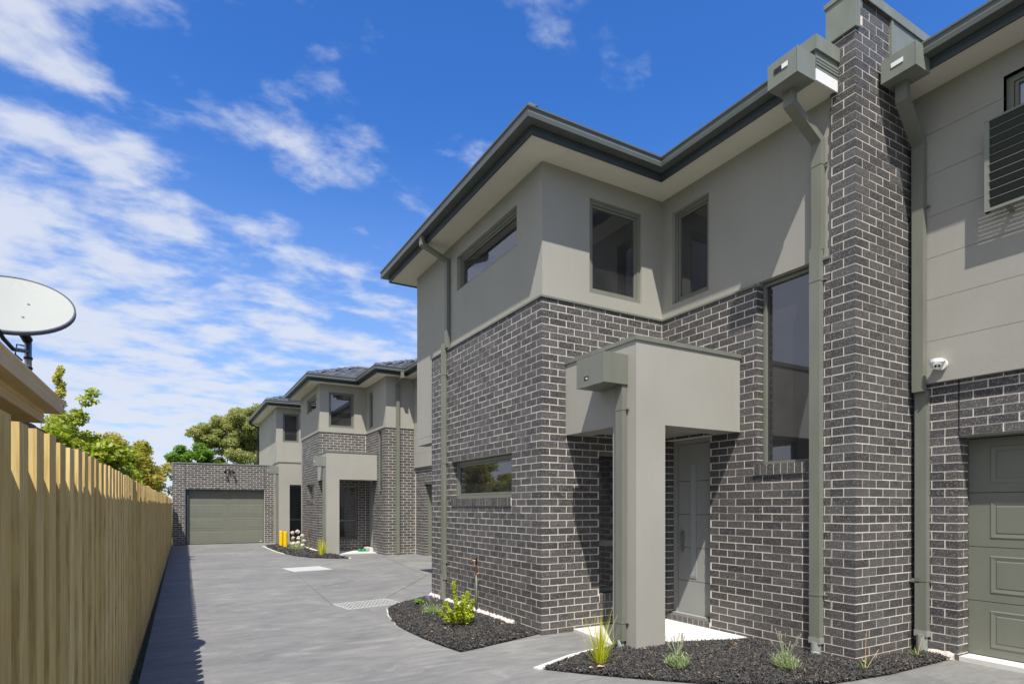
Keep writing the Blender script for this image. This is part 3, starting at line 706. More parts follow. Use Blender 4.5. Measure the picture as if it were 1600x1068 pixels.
downpipe(HA, [(4.052, 4.80, 2.785), (4.052, 4.80, 0.12)], 0.105, 0.062, (2.52, 0.30), Face('X', 4.09))
g = MB(); g.tube([(4.052, 4.80, 0.125), (4.052, 4.80, 0.06), (4.045, 4.79, 0.0)], 0.036, 12); part('pipe_shoe', g, 'pvc_grey', HA, smooth=True)
# soffit, fascia, gutter, roof
mb = MB(); z = ZS
o1 = 0.365
mb.box(XA - o1 + 0.01, XA + 0.06, YA - o1 + 0.02, 10.44, z, z + 0.01); mb.box(XA + 0.06, XC + 0.1, YA - o1 + 0.02, YA + 0.06, z, z + 0.01)
mb.box(XC - o1 + 0.005, XC + 0.1, 3.47, YA - o1 + 0.02, z, z + 0.01); mb.box(XA + 0.06, 7.2, 10.0, 10.44, z, z + 0.01)
part('soffit', mb, 'soffit', HA)
eaves(HA, [(9.0, 10.46), (XA - o1, 10.46), (XA - o1, YA - o1), (XC - o1, YA - o1), (XC - o1, 3.47)][::-1][::-1], z - 0.02)
tiles(HA, XA - o1 - 0.06, 7.8, YA - o1 - 0.06, 10.5, 5.775, 0.36)
tiles(HA, XC - o1 - 0.06, 9.2, 3.53, 10.4, 5.775, 0.30, sides='WE', gable='SN')
# closing panel at the end of the eave beside the party wall
mb = MB(); mb.box(XC - o1 + 0.01, XC - 0.004, 3.45, 3.468, 5.70, 5.865)
for q in (5.73, 5.76, 5.79): mb.box(XC - o1 + 0.012, XC - 0.005, 3.444, 3.45, q, q + 0.018)
mb.box(XC - o1 - 0.02, XC - 0.004, 3.43, 3.62, 5.862, 6.00); part('eave_end_flashing', mb, 'flashing', HA)
mb = MB(); mb.box(XC - o1 + 0.012, XC - 0.004, 3.452, 3.468, 5.585, 5.70); part('eave_end_board', mb, 'white_plastic', HA)
rain_head(HA, 5.02, 5.29, 3.452, 3.765, 5.563, 5.80, slot='plate')
downpipe(HA, [(5.20, 3.65, 5.57), (5.20, 3.65, 5.43), (5.645, 3.65, 5.20), (5.645, 3.65, 4.10)], 0.105, 0.065, (4.95,), FC)
downpipe(HA, [(5.622, 3.655, 4.12), (5.622, 3.655, 0.16)], 0.11, 0.066, (3.78, 0.62), FC)
g = MB(); g.box(5.585, 5.66, 3.595, 3.715, 0.14, 0.20); g.tube([(5.62, 3.655, 0.15), (5.615, 3.655, 0.04)], 0.05, 14); g.tube([(5.612, 3.655, 0.05), (5.58, 3.63, -0.02)], 0.048, 14); part('pipe_shoe', g, 'pvc_grey', HA, smooth=False)
# pipe on the driveway face
downpipe(HA, [(3.31, 8.62, 5.70), (3.31, 8.62, 5.57), (3.735, 8.62, 5.40), (3.735, 8.62, 4.02)], 0.095, 0.05, (5.05,), FA)
downpipe(HA, [(3.712, 8.70, 4.10), (3.712, 8.70, 0.42)], 0.10, 0.056, (3.6, 0.62, 2.2), FA)
g = MB(); g.box(3.675, 3.742, 8.64, 8.76, 0.36, 0.44); g.tube([(3.705, 8.70, 0.40), (3.705, 8.70, 0.0)], 0.052, 14); part('pipe_shoe', g, 'trim', HA)

# =================================================================== party wall between the units
PW = thing('party_wall', (5.66, 3.28, 0), 'tall charcoal brick party wall rising above the roofs between the two nearest townhouses', 'wall')
mb = MB(); mb.box(5.6625, 6.70, 3.2825, 3.52, -0.05, 6.44); mb.box(6.70, 9.4, 3.29, 3.50, 5.3, 6.44); core = part('brick_wall', mb, 'mortar', PW)
B = Bricks(); FP1, FP2 = Face('X', 5.66), Face('Y', 3.28)
B.face(FP1, 3.28, 1, 0.25, -0.03, 6.13, PH, par=0); B.face(FP2, 5.66, 1, 1.045, -0.03, 5.80, PH, par=1); B.face(FP2, 5.66, 1, 0.58, 5.80, 6.46, PH, par=1)
B.finish(core)
mb = MB(); mb.box(5.632, 5.655, 3.262, 3.56, 6.105, 6.50); mb.box(5.655, 5.70, 3.256, 3.276, 6.105, 6.50); mb.box(5.655, 5.72, 3.532, 3.56, 5.98, 6.50); part('flashing', mb, 'flashing', PW)
mb = MB(); mb.box(5.62, 9.4, 3.245, 3.575, 6.46, 6.505); mb.box(5.62, 9.4, 3.245, 3.258, 6.41, 6.46); part('capping', mb, 'flashing', PW)
mb = MB(); mb.box(6.245, 9.4, 3.262, 3.284, 5.82, 6.455); mb.box(6.245, 6.285, 3.256, 3.262, 5.82, 6.41); part('side_cladding', mb, 'flashing', PW)

# =================================================================== right-hand unit
XR, XRr, XG = 6.71, 6.65, 6.93
HR = thing('townhouse', (XR, 2.9, 0), 'grey townhouse with dark green-grey garage door and louvred window screen, at the right edge', 'house', 'townhouses along the driveway')
FR, FRr, FG = Face('X', XR), Face('X', XRr), Face('X', XG)
mb = MB(); hg = [(0.3, 2.876, -0.1, 2.213)]
wall(mb, FR, -3, 3.275, -0.05, 2.77, 0.2, ex(hg), w=-e); bwR = part('brick_wall', mb, 'mortar', HR)
B = Bricks()
# the lintel bricks run independently of the pier; a movement joint separates them
B.face(FR, 2.876, 1, 3.275 - 2.876, -0.03, 2.213, PH, [], par=0); B.face(FR, 2.876, 1, 3.275 - 2.876, 2.213, 2.77, PH, [], start='run', par=1)
B.face(FR, 2.864, -1, 2.564, 2.213, 2.77, PH, [], start='run', off=0.0, par=1); B.face(FR, 0.3, -1, 3.3, -0.03, 2.77, PH, [], par=0)
B.face(Face('Y', 2.876), XR, 1, 0.22, -0.03, 2.20, PH, [], par=1)
B.finish(bwR)
g = MB(); g.box(XR - 0.001, XR + 0.06, 2.865, 2.875, 2.213, 2.77); part('movement_joint', g, 'joint_black', HR)
g = MB(); g.box(XR + 0.008, XR + 0.21, 0.25, 2.86, 2.196, 2.213); part('lintel', g, 'trim', HR)
raised_door(HR, FG, 0.32, 2.90, 0.05, (0.535, 4), 2, 'garage_paint', label='dark green-grey panelled garage door')
g = MB(); g.box(XG - 0.006, XG + 0.04, -0.1, 0.30, 0, 2.3); g.box(XG + 0.05, XG + 0.1, 0.2, 3.0, -0.05, 2.4); part('door_jamb', g, 'garage_paint', HR)
# render cladding boards with fine joints
hz = [2.765, 3.19, 3.61, 4.03, 4.45, 4.87, 5.29, 5.725]; wr = (0.9, 2.487, 4.50, 5.486)
mb = MB()
for a, b in zip(hz, hz[1:]): wall(mb, FRr, -3, 3.275, a + 0.002, b - 0.002, 0.07, [wr])
wall(mb, FRr, -3, 3.275, 2.78, 5.72, 0.06, [wr], w=-0.006)
part('upper_wall', mb, 'render_panel', HR)
window(HR, FRr, wr[0] + .003, wr[1] - .003, wr[2] + .003, wr[3] - .003, 0.055, 0.055, room=(2.0, 0.2, 0.3, 0.1))
mb = MB(); mb.box(8.8, 8.9, -3, 3.2, 0, 5.7); mb.box(6.75, 8.8, -3, -2.9, 0, 5.7); mb.box(7.2, 8.8, -3, 3.2, 2.4, 2.5); part('inner_wall', mb, 'room_wall', HR)
mb = MB(); mb.box(6.285, 6.76, -3, 3.27, 5.725, 5.735); part('soffit', mb, 'soffit', HR)
eaves(HR, [(6.28, 2.96), (6.28, -3.0)], 5.705)
tiles(HR, 6.22, 9.6, -3.0, 3.24, 5.89, 0.30, sides='WE', gable='SN')
rain_head(HR, 6.03, 6.285, 2.932, 3.245, 5.665, 5.885, slot='blank')
g = MB(); g.box(6.285, 6.60, 2.955, 3.24, 5.735, 5.90); part('eave_end_board', g, 'flashing', HR)
downpipe(HR, [(6.20, 3.13, 5.67), (6.20, 3.13, 5.50), (6.605, 3.178, 5.20), (6.605, 3.178, 2.685)], 0.105, 0.068, (4.55,), FR)
downpipe(HR, [(6.665, 3.178, 2.70), (6.665, 3.178, 0.20)], 0.108, 0.07, (0.75,), FR)
g = MB(); g.box(6.625, 6.705, 3.118, 3.238, 0.19, 0.25); g.tube([(6.66, 3.178, 0.21), (6.66, 3.178, -0.03)], 0.05, 14); part('pipe_shoe', g, 'pvc_grey', HR)
g = MB(); g.box(6.63, 6.70, 3.19, 3.262, 0.735, 0.775); g.tube([(6.62, 3.255, 0.755), (6.70, 3.255, 0.755)], 0.018, 10); part('pipe_clip', g, 'trim', HR)
# louvred screen
LO = part('window_screen', MB().box(6.515, 6.56, 2.545, 2.583, 4.236, 5.08).box(6.515, 6.56, 0.9, 0.938, 4.236, 5.08).box(6.513, 6.562, 0.9, 2.583, 4.236, 4.262).box(6.513, 6.562, 0.9, 2.583, 5.065, 5.082), 'flashing', HR, label='louvred privacy screen')
for i in range(10):
    z = 4.275 + i * 0.080; s = MB()
    s.hexa([(6.546, 0.94, z), (6.552, 0.94, z + 0.003), (6.552, 2.543, z + 0.003), (6.546, 2.543, z), (6.518, 0.94, z + 0.072), (6.524, 0.94, z + 0.075), (6.524, 2.543, z + 0.075), (6.518, 2.543, z + 0.072)])
    s.mat(1).box(6.508, 6.5165, 0.94, 2.543, z + 0.066, z + 0.0705)  # lip in the paler flashing colour, painted as the sunlit edge of the slat
    part('louvre_slat', s, ['louvre_shaded', 'flashing'], LO)
g = MB(); g.box(6.56, 6.648, 2.40, 2.43, 4.21, 4.24); g.box(6.56, 6.648, 2.40, 2.43, 5.02, 5.05); g.tube([(6.60, 2.415, 4.20), (6.60, 2.415, 4.24)], 0.012, 8); part('screen_bracket', g, 'trim', LO)

# security camera
SCm = thing('security_camera', (6.65, 3.0, 2.92), 'white dome security camera fixed to the rendered wall above the brick', 'camera')
g = MB(); g.tube([(6.648, 2.99, 2.93), (6.62, 2.99, 2.93)], 0.055, 18); g.box(6.53, 6.625, 2.945, 3.035, 2.955, 2.975)
g.tube([(6.555, 3.00, 2.94), (6.555, 3.00, 2.975)], [0.062, 0.062], 20); part('mount', g, 'white_plastic', SCm, smooth=False)
g = MB(); rings = []
for i in range(8):
    a = i / 7 * math.pi / 2; rr_ = 0.052 * math.cos(a) + 0.003; zz_ = 2.94 - 0.058 * math.sin(a)
    rings.append([(6.555 + rr_ * math.cos(q), 3.00 + rr_ * math.sin(q), zz_) for q in [k * math.pi / 12 for k in range(24)]])
g.loft(rings); part('camera_ball', g, 'white_plastic', SCm, smooth=True)
dv = Vector((-0.72, -0.52, -0.46)).normalized(); c0 = Vector((6.555, 3.0, 2.925)); g = MB(); g.tube([c0 + dv * 0.03, c0 + dv * 0.058], 0.034, 20); rg = part('lens_housing', g, 'white_plastic', SCm)
sd_ = dv.cross(Vector((0, 0, 1))).normalized()
for sgn in (-1, 1):
    g = MB(); g.tube([c0 + sd_ * 0.015 * sgn + dv * 0.05, c0 + sd_ * 0.015 * sgn + dv * 0.0615], 0.0115, 14); part('lens', g, 'black_plastic', rg)

# =================================================================== townhouse further along (B)
XB, YBf, XCb, YOb, YBb = 4.13, 20.15, 5.70, 18.0, 23.1
HB = thing('townhouse', (XB, YBf, 0), 'grey rendered and charcoal brick townhouse with tiled hip roof, second along the driveway', 'house', 'townhouses along the driveway')
F1, F2, F3, F4, F5 = Face('X', XB), Face('Y', YBf), Face('X', XCb), Face('Y', YOb), Face('X', 6.71)
h1 = [(20.9, 22.2, 1.611, 2.299)]; h2 = [(4.70, 5.42, 0.321, 2.213)]; h3 = [(18.35, 18.72, 1.955, 3.99), (19.32, 20.05, -0.1, 2.385)]; h5 = [(14.4, 17.2, -0.1, 2.213)]
mb = MB()
wall(mb, F1, YBf + e, YBb, -0.05, 3.99, 0.2, ex(h1), w=-e); wall(mb, F2, XB + 0.2 + e, XCb + 0.2, -0.05, 3.99, 0.2, ex(h2), w=-e)
wall(mb, F3, YOb + e, YBf, -0.05, 3.99, 0.2, ex(h3), w=-e); wall(mb, F4, XCb + 0.2 + e, 6.75, -0.05, 3.99, 0.2, [], w=-e); wall(mb, F5, 10.0, YOb, -0.05, 2.77, 0.2, ex(h5), w=-e)
bwB = part('brick_wall', mb, 'mortar', HB)
B = Bricks()
B.face(F1, YBf, 1, YBb - YBf, -0.03, 3.985, PH, h1, par=1); B.face(F2, XB, 1, XCb - XB - 0.01, -0.03, 3.985, PH, h2, par=0)
B.face(F3, YOb, 1, YBf - YOb, -0.03, 3.985, PH, h3, par=1); B.face(F4, XCb, 1, 6.70 - XCb, -0.03, 3.985, PH, [], par=0); B.face(F5, YOb - 0.02, -1, 8.0, -0.03, 2.75, PH, h5, start='run')
B.rowlock(F1, 20.9, 22.2, 1.611, 1.70, 0.01); B.rowlock(F2, 4.70, 5.42, 0.321, 0.43, 0.01)
B.finish(bwB)
mb = MB(); wb1 = (20.72, 22.35, 4.85, 5.36); wb2 = (4.46, 5.30, 4.177, 5.356); wb3 = (19.44, 19.90, 4.175, 5.37)
wall(mb, F1, YBf + R, YBb + 0.5, 4.0, ZS, 0.15, [wb1], w=-R); wall(mb, F2, XB + R + 0.15, XCb + R + 0.14, 4.0, ZS, 0.15, [wb2], w=-R)
wall(mb, F3, YOb + R, YBf + R, 4.0, ZS, 0.15, [wb3], w=-R); wall(mb, F4, XCb + R + 0.15, 6.66, 4.0, ZS, 0.15, [], w=-R)
Fw = Face('X', 6.65)
for a, b in zip([2.75, 3.19, 3.61, 4.03, 4.45, 4.87, 5.29], [3.19, 3.61, 4.03, 4.45, 4.87, 5.29, 5.61]): wall(mb, Fw, 10.0, YOb - 0.001 if a < 3.9 else YOb + R, a + 0.002, b - 0.002, 0.07)
mb.box(6.66, 6.72, 10, 18, 2.76, 5.6); mb.box(XB + 0.05, 7.5, YBb + 0.35, YBb + 0.5, 0, ZS)
part('upper_wall', mb, 'render', HB)
sloped_cap(HB, [(F1, YBf, YBb + 0.01, -1, 0), (F2, XB, XCb, -1, -1), (F3, YOb, YBf, -1, -1), (F4, XCb, 6.70, -1, 0)])
window(HB, F1, *wb1, R + 0.05, 0.045, room=(1.2, 0.1, 0.1, 0.1), blind=(20.75, 22.3, 4.9, 5.33, 'slat'))
window(HB, F2, *wb2, R + 0.035, 0.05, room=(1.5, 0.1, 0.3, 0.1, 'room_dark'))
window(HB, F3, *wb3, R + 0.05, 0.045, room=(1.2, 0.1, 0.3, 0.1, 'room_dark'))
window(HB, F3, 18.355, 18.715, 2.0, 3.98, 0.02, 0.04, sash=False, room=(0.8, 0.05, 0.1, 0.1, 'room_dark'), label='tall narrow stair window')
window(HB, F1, 20.904, 22.196, 1.705, 2.292, 0.085, 0.05, room=(0.8, 0.0, 0.2, 0.2), blind=(20.95, 22.15, 1.75, 2.25, 'flat'))
window(HB, F2, 4.704, 5.416, 0.435, 2.208, 0.08, 0.045, split=(1.05,), sash=False, room=(1.5, 0.1, 0.3, 0.1, 'room_dark'), blind=(5.02, 5.38, 0.5, 2.15, 'slat'), label='tall window with a half-lowered slatted blind')
dentil_box_portico(HB, 4.09, XCb - 0.005, 18.85, YBf - 0.002)
rain_head(HB, 3.80, 4.086, 18.98, 19.40, 2.784, 3.09, slot='blank')
downpipe(HB, [(4.052, 19.05, 2.785), (4.052, 19.05, 0.05)], 0.105, 0.062, (0.5,), Face('X', 4.09))
g = MB(); FDb = Face('X', XCb + 0.1); FDb.box(g, 19.32, 20.05, 0, -0.05, 0.10, 2.38); part('front_door', g, 'door_paint', HB)
g = MB(); g.box(5.60, 5.72, 19.30, 20.1, 0.0, 0.15); part('door_step', g, 'concrete_pale', HB)
downpipe(HB, [(6.10, 17.55, 5.70), (6.10, 17.55, 5.52), (6.10, 17.975, 5.35), (6.10, 17.975, 4.0)], 0.10, 0.06, (), F4)
downpipe(HB, [(6.10, 17.965, 4.08), (6.10, 17.965, 0.02)], 0.11, 0.066, (3.3, 0.6), F4)
mb = MB(); z = ZS
mb.box(XB - o1 + 0.01, XB + 0.1, YBf - o1 + 0.02, 23.95, z, z + 0.01); mb.box(XB + 0.1, XCb + 0.1, YBf - o1 + 0.02, YBf + 0.1, z, z + 0.01)
mb.box(XCb - o1 + 0.01, XCb + 0.1, YOb - o1 + 0.02, YBf - o1 + 0.02, z, z + 0.01); mb.box(XCb + 0.1, 6.7, YOb - o1 + 0.02, YOb + 0.1, z, z + 0.01); mb.box(6.285, 6.75, 10.5, YOb - o1 + 0.02, z, z + 0.01); mb.box(XB + 0.1, 7.4, YBb + 0.4, 23.95, z, z + 0.01)
part('soffit', mb, 'soffit', HB)
eaves(HB, [(9.0, 23.97), (XB - o1, 23.97), (XB - o1, YBf - o1), (XCb - o1, YBf - o1), (XCb - o1, YOb - o1), (6.28, YOb - o1), (6.28, 10.47)], z - 0.02)
tiles(HB, XB - o1 - 0.06, 9.5, YBf - o1 - 0.06, 24.0, 5.775, 0.40)
tiles(HB, XCb - o1 - 0.06, 10.5, YOb - o1 - 0.06, 24.2, 5.775, 0.40)
tiles(HB, 6.22, 10.6, 10.6, 21.0, 5.775, 0.36, sides='WE', gable='SN')
raised_door(HB, Face('X', 6.93), 14.3, 17.3, 0.02, (0.535, 4), 2, 'garage_paint')
g = MB(); g.box(6.815, 6.93, 17.188, 17.215, -0.02, 2.23); part('door_jamb', g, 'garage_paint', HB)
mb = MB(); mb.box(8.2, 8.3, 10, 23.4, 0, ZS); mb.box(XB + 2.0, XB + 2.1, 20.5, 23.3, 0, ZS); mb.box(7.0, 8.3, 10.0, 10.1, 0, ZS); part('inner_wall', mb, 'room_wall', HB)

# =================================================================== townhouse at the end (C)
XD, YD = 3.60, 25.85
HC = thing('townhouse', (XD, YD, 0), 'farthest rendered townhouse with tiled roof, rising behind the end garage', 'house', 'townhouses along the driveway')
G1, G2 = Face('X', XD), Face('Y', YD)
wc = (3.857, 4.49, 4.18, 5.37); wl = (4.02, 4.70, 0.12, 2.37)
mb = MB(); wall(mb, G1, YD, 31.6, -0.05, ZS, 0.15); wall(mb, G2, XD + 0.15, 7.5, -0.05, ZS, 0.15, [wc, wl]); mb.box(XD + 0.1, 7.5, 31.45, 31.6, 0, ZS); mb.box(7.4, 7.5, YD + 0.1, 31.5, 0, ZS)
part('wall', mb, 'render', HC)
window(HC, G2, *wc, 0.03, 0.05, room=(1.2, 0.1, 0.2, 0.1, 'room_dark'))
window(HC, G2, *wl, 0.03, 0.05, split=(0.98,), sash=False, room=(1.2, 0.1, 0.05, 0.1, 'room_dark'), label='tall dark window under the portico')
dentil_box_portico(HC, 3.49, 5.3, 24.40, YD - 0.002)
rain_head(HC, 3.18, 3.486, 24.5, 24.95, 2.80, 3.08, slot='blank')
downpipe(HC, [(3.45, 24.57, 2.80), (3.45, 24.57, 0.05)], 0.105, 0.062, (0.5,), Face('X', 3.49))
downpipe(HC, [(3.16, 31.5, 5.70), (3.16, 31.5, 5.58), (3.55, 31.58, 5.42), (3.55, 31.58, 3.0)], 0.10, 0.06, (4.5,), G1, mat='black_plastic')
mb = MB(); mb.box(XD - o1 + .01, XD + 0.1, YD - o1 + .02, 31.98, z, z + 0.01); mb.box(XD + 0.1, 7.8, YD - o1 + .02, YD + 0.1, z, z + 0.01); mb.box(XD + 0.1, 7.8, 31.5, 31.98, z, z + 0.01); part('soffit', mb, 'soffit', HC)
eaves(HC, [(7.8, 32.0), (XD - o1, 32.0), (XD - o1, YD - o1), (7.8, YD - o1)], z - 0.02)
tiles(HC, XD - o1 - 0.06, 8.2, YD - o1 - 0.06, 32.06, 5.775, 0.40)

# =================================================================== garage at the end of the drive
YG = 26.6
GA = thing('garage', (1.8, YG, 0), 'flat-topped charcoal brick garage with pale green-grey door at the end of the drive', 'garage')
GF = Face('Y', YG); hG = [(0.34, 3.24, -0.1, 2.213)]
mb = MB(); wall(mb, GF, -0.10, 3.60, -0.05, 3.22, 0.2, ex(hG), w=-e); mb.box(-0.095, 0.1, YG + 0.2, 32, -0.05, 3.2); gw = part('brick_wall', mb, 'mortar', GA)
B = Bricks(); B.face(GF, -0.10, 1, 0.434, -0.03, 3.21, PH, [], start='run', off=0, par=0); B.face(GF, 0.346, 1, 2.888, 2.213, 3.21, PH, [], start='run', off=-0.05, par=1); B.face(GF, 3.246, 1, 0.354, -0.03, 3.21, PH, [], start='run', par=0)
B.finish(gw)
g = MB(); g.box(0.335, 0.345, YG - 0.001, YG + 0.03, 2.213, 3.21); g.box(3.235, 3.245, YG - 0.001, YG + 0.03, 2.213, 3.21); part('movement_joint', g, 'joint_black', GA)
g = MB(); g.box(-0.13, 3.62, YG - 0.02, YG + 0.22, 3.215, 3.262); g.box(-0.13, -0.102, YG - 0.02, YG + 0.1, 2.70, 3.215); g.box(-0.102, -0.06, YG - 0.02, YG - 0.001, 2.70, 3.215); part('capping', g, 'trim', GA)
g = MB(); g.box(-0.1, 3.6, YG + 0.2, 32, 3.0, 3.1); part('roof_deck', g, 'flashing', GA)
raised_door(GA, GF, 0.46, 3.235, 0.02, (0.545, 4), 2, 'garage_paint', w=-0.20, label='pale green-grey panelled garage door', inset=0.05)
g = MB(); g.box(0.346, 0.452, YG + 0.12, YG + 0.26, 0, 2.2); g.box(0.2, 3.4, YG + 0.26, YG + 0.3, 0, 2.4); g.box(3.232, 3.26, YG + 0.112, YG + 0.22, 0, 2.2); g.box(0.34, 3.25, YG + 0.112, YG + 0.22, 2.20, 2.225); part('door_jamb', g, 'fascia', GA)
g = MB(); g.box(3.08, 3.16, YG + 0.196, YG + 0.199, 0.06, 0.085); part('door_badge', g, 'white_plastic', GA)
FLt = thing('floodlight', (1.88, YG, 2.92), 'small black twin sensor floodlight on the brick above the garage door', 'light')
g = MB(); g.tube([(1.90, YG - 0.002, 3.0), (1.90, YG - 0.06, 3.0)], 0.05, 10); g.tube([(1.90, YG - 0.05, 3.0), (1.90, YG - 0.10, 2.93)], 0.03, 8); part('mount', g, 'black_plastic', FLt)
for sx in (-0.12, 0.12):
    g = MB(); g.tube([(1.90 + sx * 0.4, YG - 0.06, 3.0), (1.90 + sx, YG - 0.12, 2.95)], 0.012, 6); g.tube([(1.90 + sx, YG - 0.09, 2.97), (1.90 + sx * 1.3, YG - 0.20, 2.90)], [0.035, 0.055], 10); part('lamp_head', g, 'black_plastic', FLt)

# =================================================================== fence
FE = thing('paling_fence', (FX(12), 12, 0), 'long treated pine paling fence along the left side of the driveway', 'fence')
cache = {}
def paling(y, w, th, x, h, z0=0.0, tilt=0.0):
    key = (round(w, 3), round(th, 3), round(h, 2))
    if key not in cache: cache[key] = MB().box(-th, 0, -w / 2, w / 2, 0, h).mesh('paling', 'fence_timber')
    o = bpy.data.objects.new('paling', cache[key]); link(o, FE, (x, y, z0)); o.rotation_euler = (tilt, 0, -0.0107)
y = -0.9; i = 0; cnt = 0
backs, fronts = [], []
stepz = lambda y: 1.755 + (0.0 if y < 9 else 0.02 if y < 17 else 0.045)
while y < 26.4:
    pitch = 0.205 + random.uniform(-0.012, 0.012)
    fronts.append((y, random.choice((0.108, 0.112, 0.116)))); backs.append((y + pitch / 2, random.choice((0.118, 0.122)))); y += pitch
for y, w in fronts: paling(y, w, 0.055, FX(y), stepz(y) + random.choice((-0.012, -0.006, 0, 0.005)), 0.01, random.gauss(0, 0.0025))
for y, w in backs: paling(y, w, 0.016, FX(y) - 0.058, stepz(y) + random.choice((-0.02, -0.012, -0.004)), 0.01, random.gauss(0, 0.002))
mb = MB()
for zr in (0.35, 0.95, 1.55): mb.hexa([(FX(-1) - 0.13, -1, zr), (FX(-1) - 0.086, -1, zr), (FX(26.4) - 0.086, 26.4, zr), (FX(26.4) - 0.13, 26.4, zr), (FX(-1) - 0.13, -1, zr + 0.075), (FX(-1) - 0.086, -1, zr + 0.075), (FX(26.4) - 0.086, 26.4, zr + 0.075), (FX(26.4) - 0.13, 26.4, zr + 0.075)])
part('fence_rail', mb, 'fence_timber', FE)
y = -0.8
while y < 26.4: part('fence_post', MB().box(FX(y) - 0.24, FX(y) - 0.132, y - 0.05, y + 0.05, -0.05, 1.70), 'fence_timber', FE); y += 2.7
mb = MB(); mb.hexa([(FX(-1) - 0.03, -1, -0.03), (FX(-1) + 0.012, -1, -0.03), (FX(26.4) + 0.012, 26.4, -0.03), (FX(26.4) - 0.03, 26.4, -0.03), (FX(-1) - 0.03, -1, 0.02), (FX(-1) + 0.012, -1, 0.02), (FX(26.4) + 0.012, 26.4, 0.02), (FX(26.4) - 0.03, 26.4, 0.02)])
part('plinth_board', mb, 'brown_timber', FE)

# =================================================================== neighbour's house and dish
NH = thing('neighbour_house', (-1.6, 5.0, 0), 'cream eave corner of the neighbouring house looking over the fence at far left', 'house')
def eave_profile(prof, mat, name, x, y, label=None):
    mb = MB(); pts = [(x, 0.5), (x, y), (x - 6, y)]; rings = []
    for p, bx, by in ((pts[0], 1, 0), (pts[1], 1, 1), (pts[2], 0, 1)): rings.append([(p[0] + bx * w, p[1] + by * w, zz) for w, zz in prof])
    mb.loft(rings); return part(name, mb, mat, NH, label=label)
zg = 2.385
eave_profile([(0.0, zg), (0.115, zg - 0.012), (0.125, zg + 0.045), (0.118, zg + 0.07), (0.134, zg + 0.085), (0.134, zg + 0.105), (0.118, zg + 0.105), (0.105, zg + 0.02), (0.0, zg + 0.02)], 'beige_trim', 'gutter', -1.03, 6.75)
eave_profile([(-0.02, zg - 0.115), (0.0, zg - 0.115), (0.0, zg - 0.075), (-0.006, zg - 0.07), (-0.006, zg - 0.06), (0, zg - 0.055), (0, zg - 0.04), (-0.006, zg - 0.035), (-0.006, zg - 0.025), (0, zg - 0.02), (0, zg + 0.04), (-0.02, zg + 0.04)], 'beige_trim', 'fascia', -1.03, 6.75)
g = MB(); g.box(-7, -1.05, 0.5, 6.73, zg - 0.108, zg - 0.10); part('soffit', g, 'beige_soffit', NH)
g = MB(); g.box(-7, -1.55, 0.5, 6.25, 0, zg - 0.10); part('wall', g, 'neighbour_render', NH)
g = MB(); g.poly([(-0.93, 0.5, zg + 0.09), (-0.93, 6.85, zg + 0.09), (-3.4, 4.4, zg + 0.95), (-3.4, 0.5, zg + 0.95)]); g.poly([(-0.93, 6.85, zg + 0.09), (-7, 6.85, zg + 0.09), (-7, 4.4, zg + 0.95), (-3.4, 4.4, zg + 0.95)]); part('roof', g, 'roof_tile', NH)
SH = thing('garden_shed', (-2.2, 9.5, 0), 'low shed roof with brown tile edge and white gutter just behind the fence', 'shed')
g = MB()
for k in range(13): g.box(-2.9, -1.43, 6.9 + k * 0.28, 6.9 + k * 0.28 + 0.272, 2.30, 2.47 - (k % 2) * 0.006)
part('roof_tile', g, 'brown_timber', SH, stuff=True)
g = MB(); g.box(-1.43, -1.36, 6.85, 10.6, 2.20, 2.31); g.box(-1.36, -1.33, 6.85, 10.6, 2.28, 2.31); part('gutter', g, 'white_plastic', SH)
g = MB(); g.box(-2.9, -1.5, 6.95, 10.45, 0, 2.3); part('wall', g, 'neighbour_render', SH)
SD = thing('satellite_dish', (-0.98, 5.62, 2.5), 'grey oval satellite dish on a steel pole above the neighbouring eave', 'dish')
dc = Vector((-1.10, 5.85, 3.03)); hv = Vector((-dc.x * 0.2 + 0.22, -dc.y, 0)).normalized(); el = math.radians(45)
nn = (hv * math.cos(el) + Vector((0, 0, 1)) * math.sin(el)).normalized(); a1 = Vector((0, 0, 1)).cross(nn).normalized(); a2 = nn.cross(a1).normalized()
g = MB(); rings = []
for k in range(9):
    r_ = 0.395 * k / 8; dz = (r_ / 0.395) ** 2 * 0.055
    rings.append([dc + a1 * (max(r_, 0.002) * math.cos(q)) + a2 * (max(r_, 0.002) * math.sin(q)) + nn * dz for q in [j * math.pi / 24 for j in range(48)]])
g.loft(rings, caps=False); part('reflector', g, 'dish_grey', SD, smooth=True)
g = MB(); rings = []
for rr2, dz in ((0.393, 0.052), (0.393, 0.060), (0.406, 0.058), (0.408, 0.030), (0.39, 0.036), (0.30, 0.004), (0.05, -0.02)):
    rings.append([dc + a1 * (rr2 * math.cos(q)) + a2 * (rr2 * math.sin(q)) + nn * dz for q in [j * math.pi / 24 for j in range(48)]])
g.loft(rings, caps=False); part('rim', g, 'dish_rim', SD, smooth=True)
for p, q in ((-0.13, 0.06), (0.10, 0.10), (0.08, -0.10), (-0.12, -0.10)):
    g = MB(); c0 = dc + a1 * p + a2 * q + nn * 0.006; g.tube([c0, c0 + nn * 0.01], 0.009, 8); part('bolt', g, 'steel', SD)
pb = Vector((-1.03, 6.06, 0))
g = MB(); g.tube([(pb.x, pb.y, 2.45), (pb.x, pb.y, 2.86)], 0.024, 14); part('pole', g, 'steel', SD, smooth=True)
for zq in (2.70, 2.62, 2.55):
    g = MB(); g.tube([(pb.x, pb.y, zq), (pb.x, pb.y, zq + 0.018)], 0.030, 14); part('pole_clamp', g, 'black_plastic', SD)
g = MB(); c0 = dc - nn * 0.03; g.tube([c0, Vector((pb.x, pb.y, 2.85))], 0.035, 8); part('mount', g, 'black_plastic', SD)
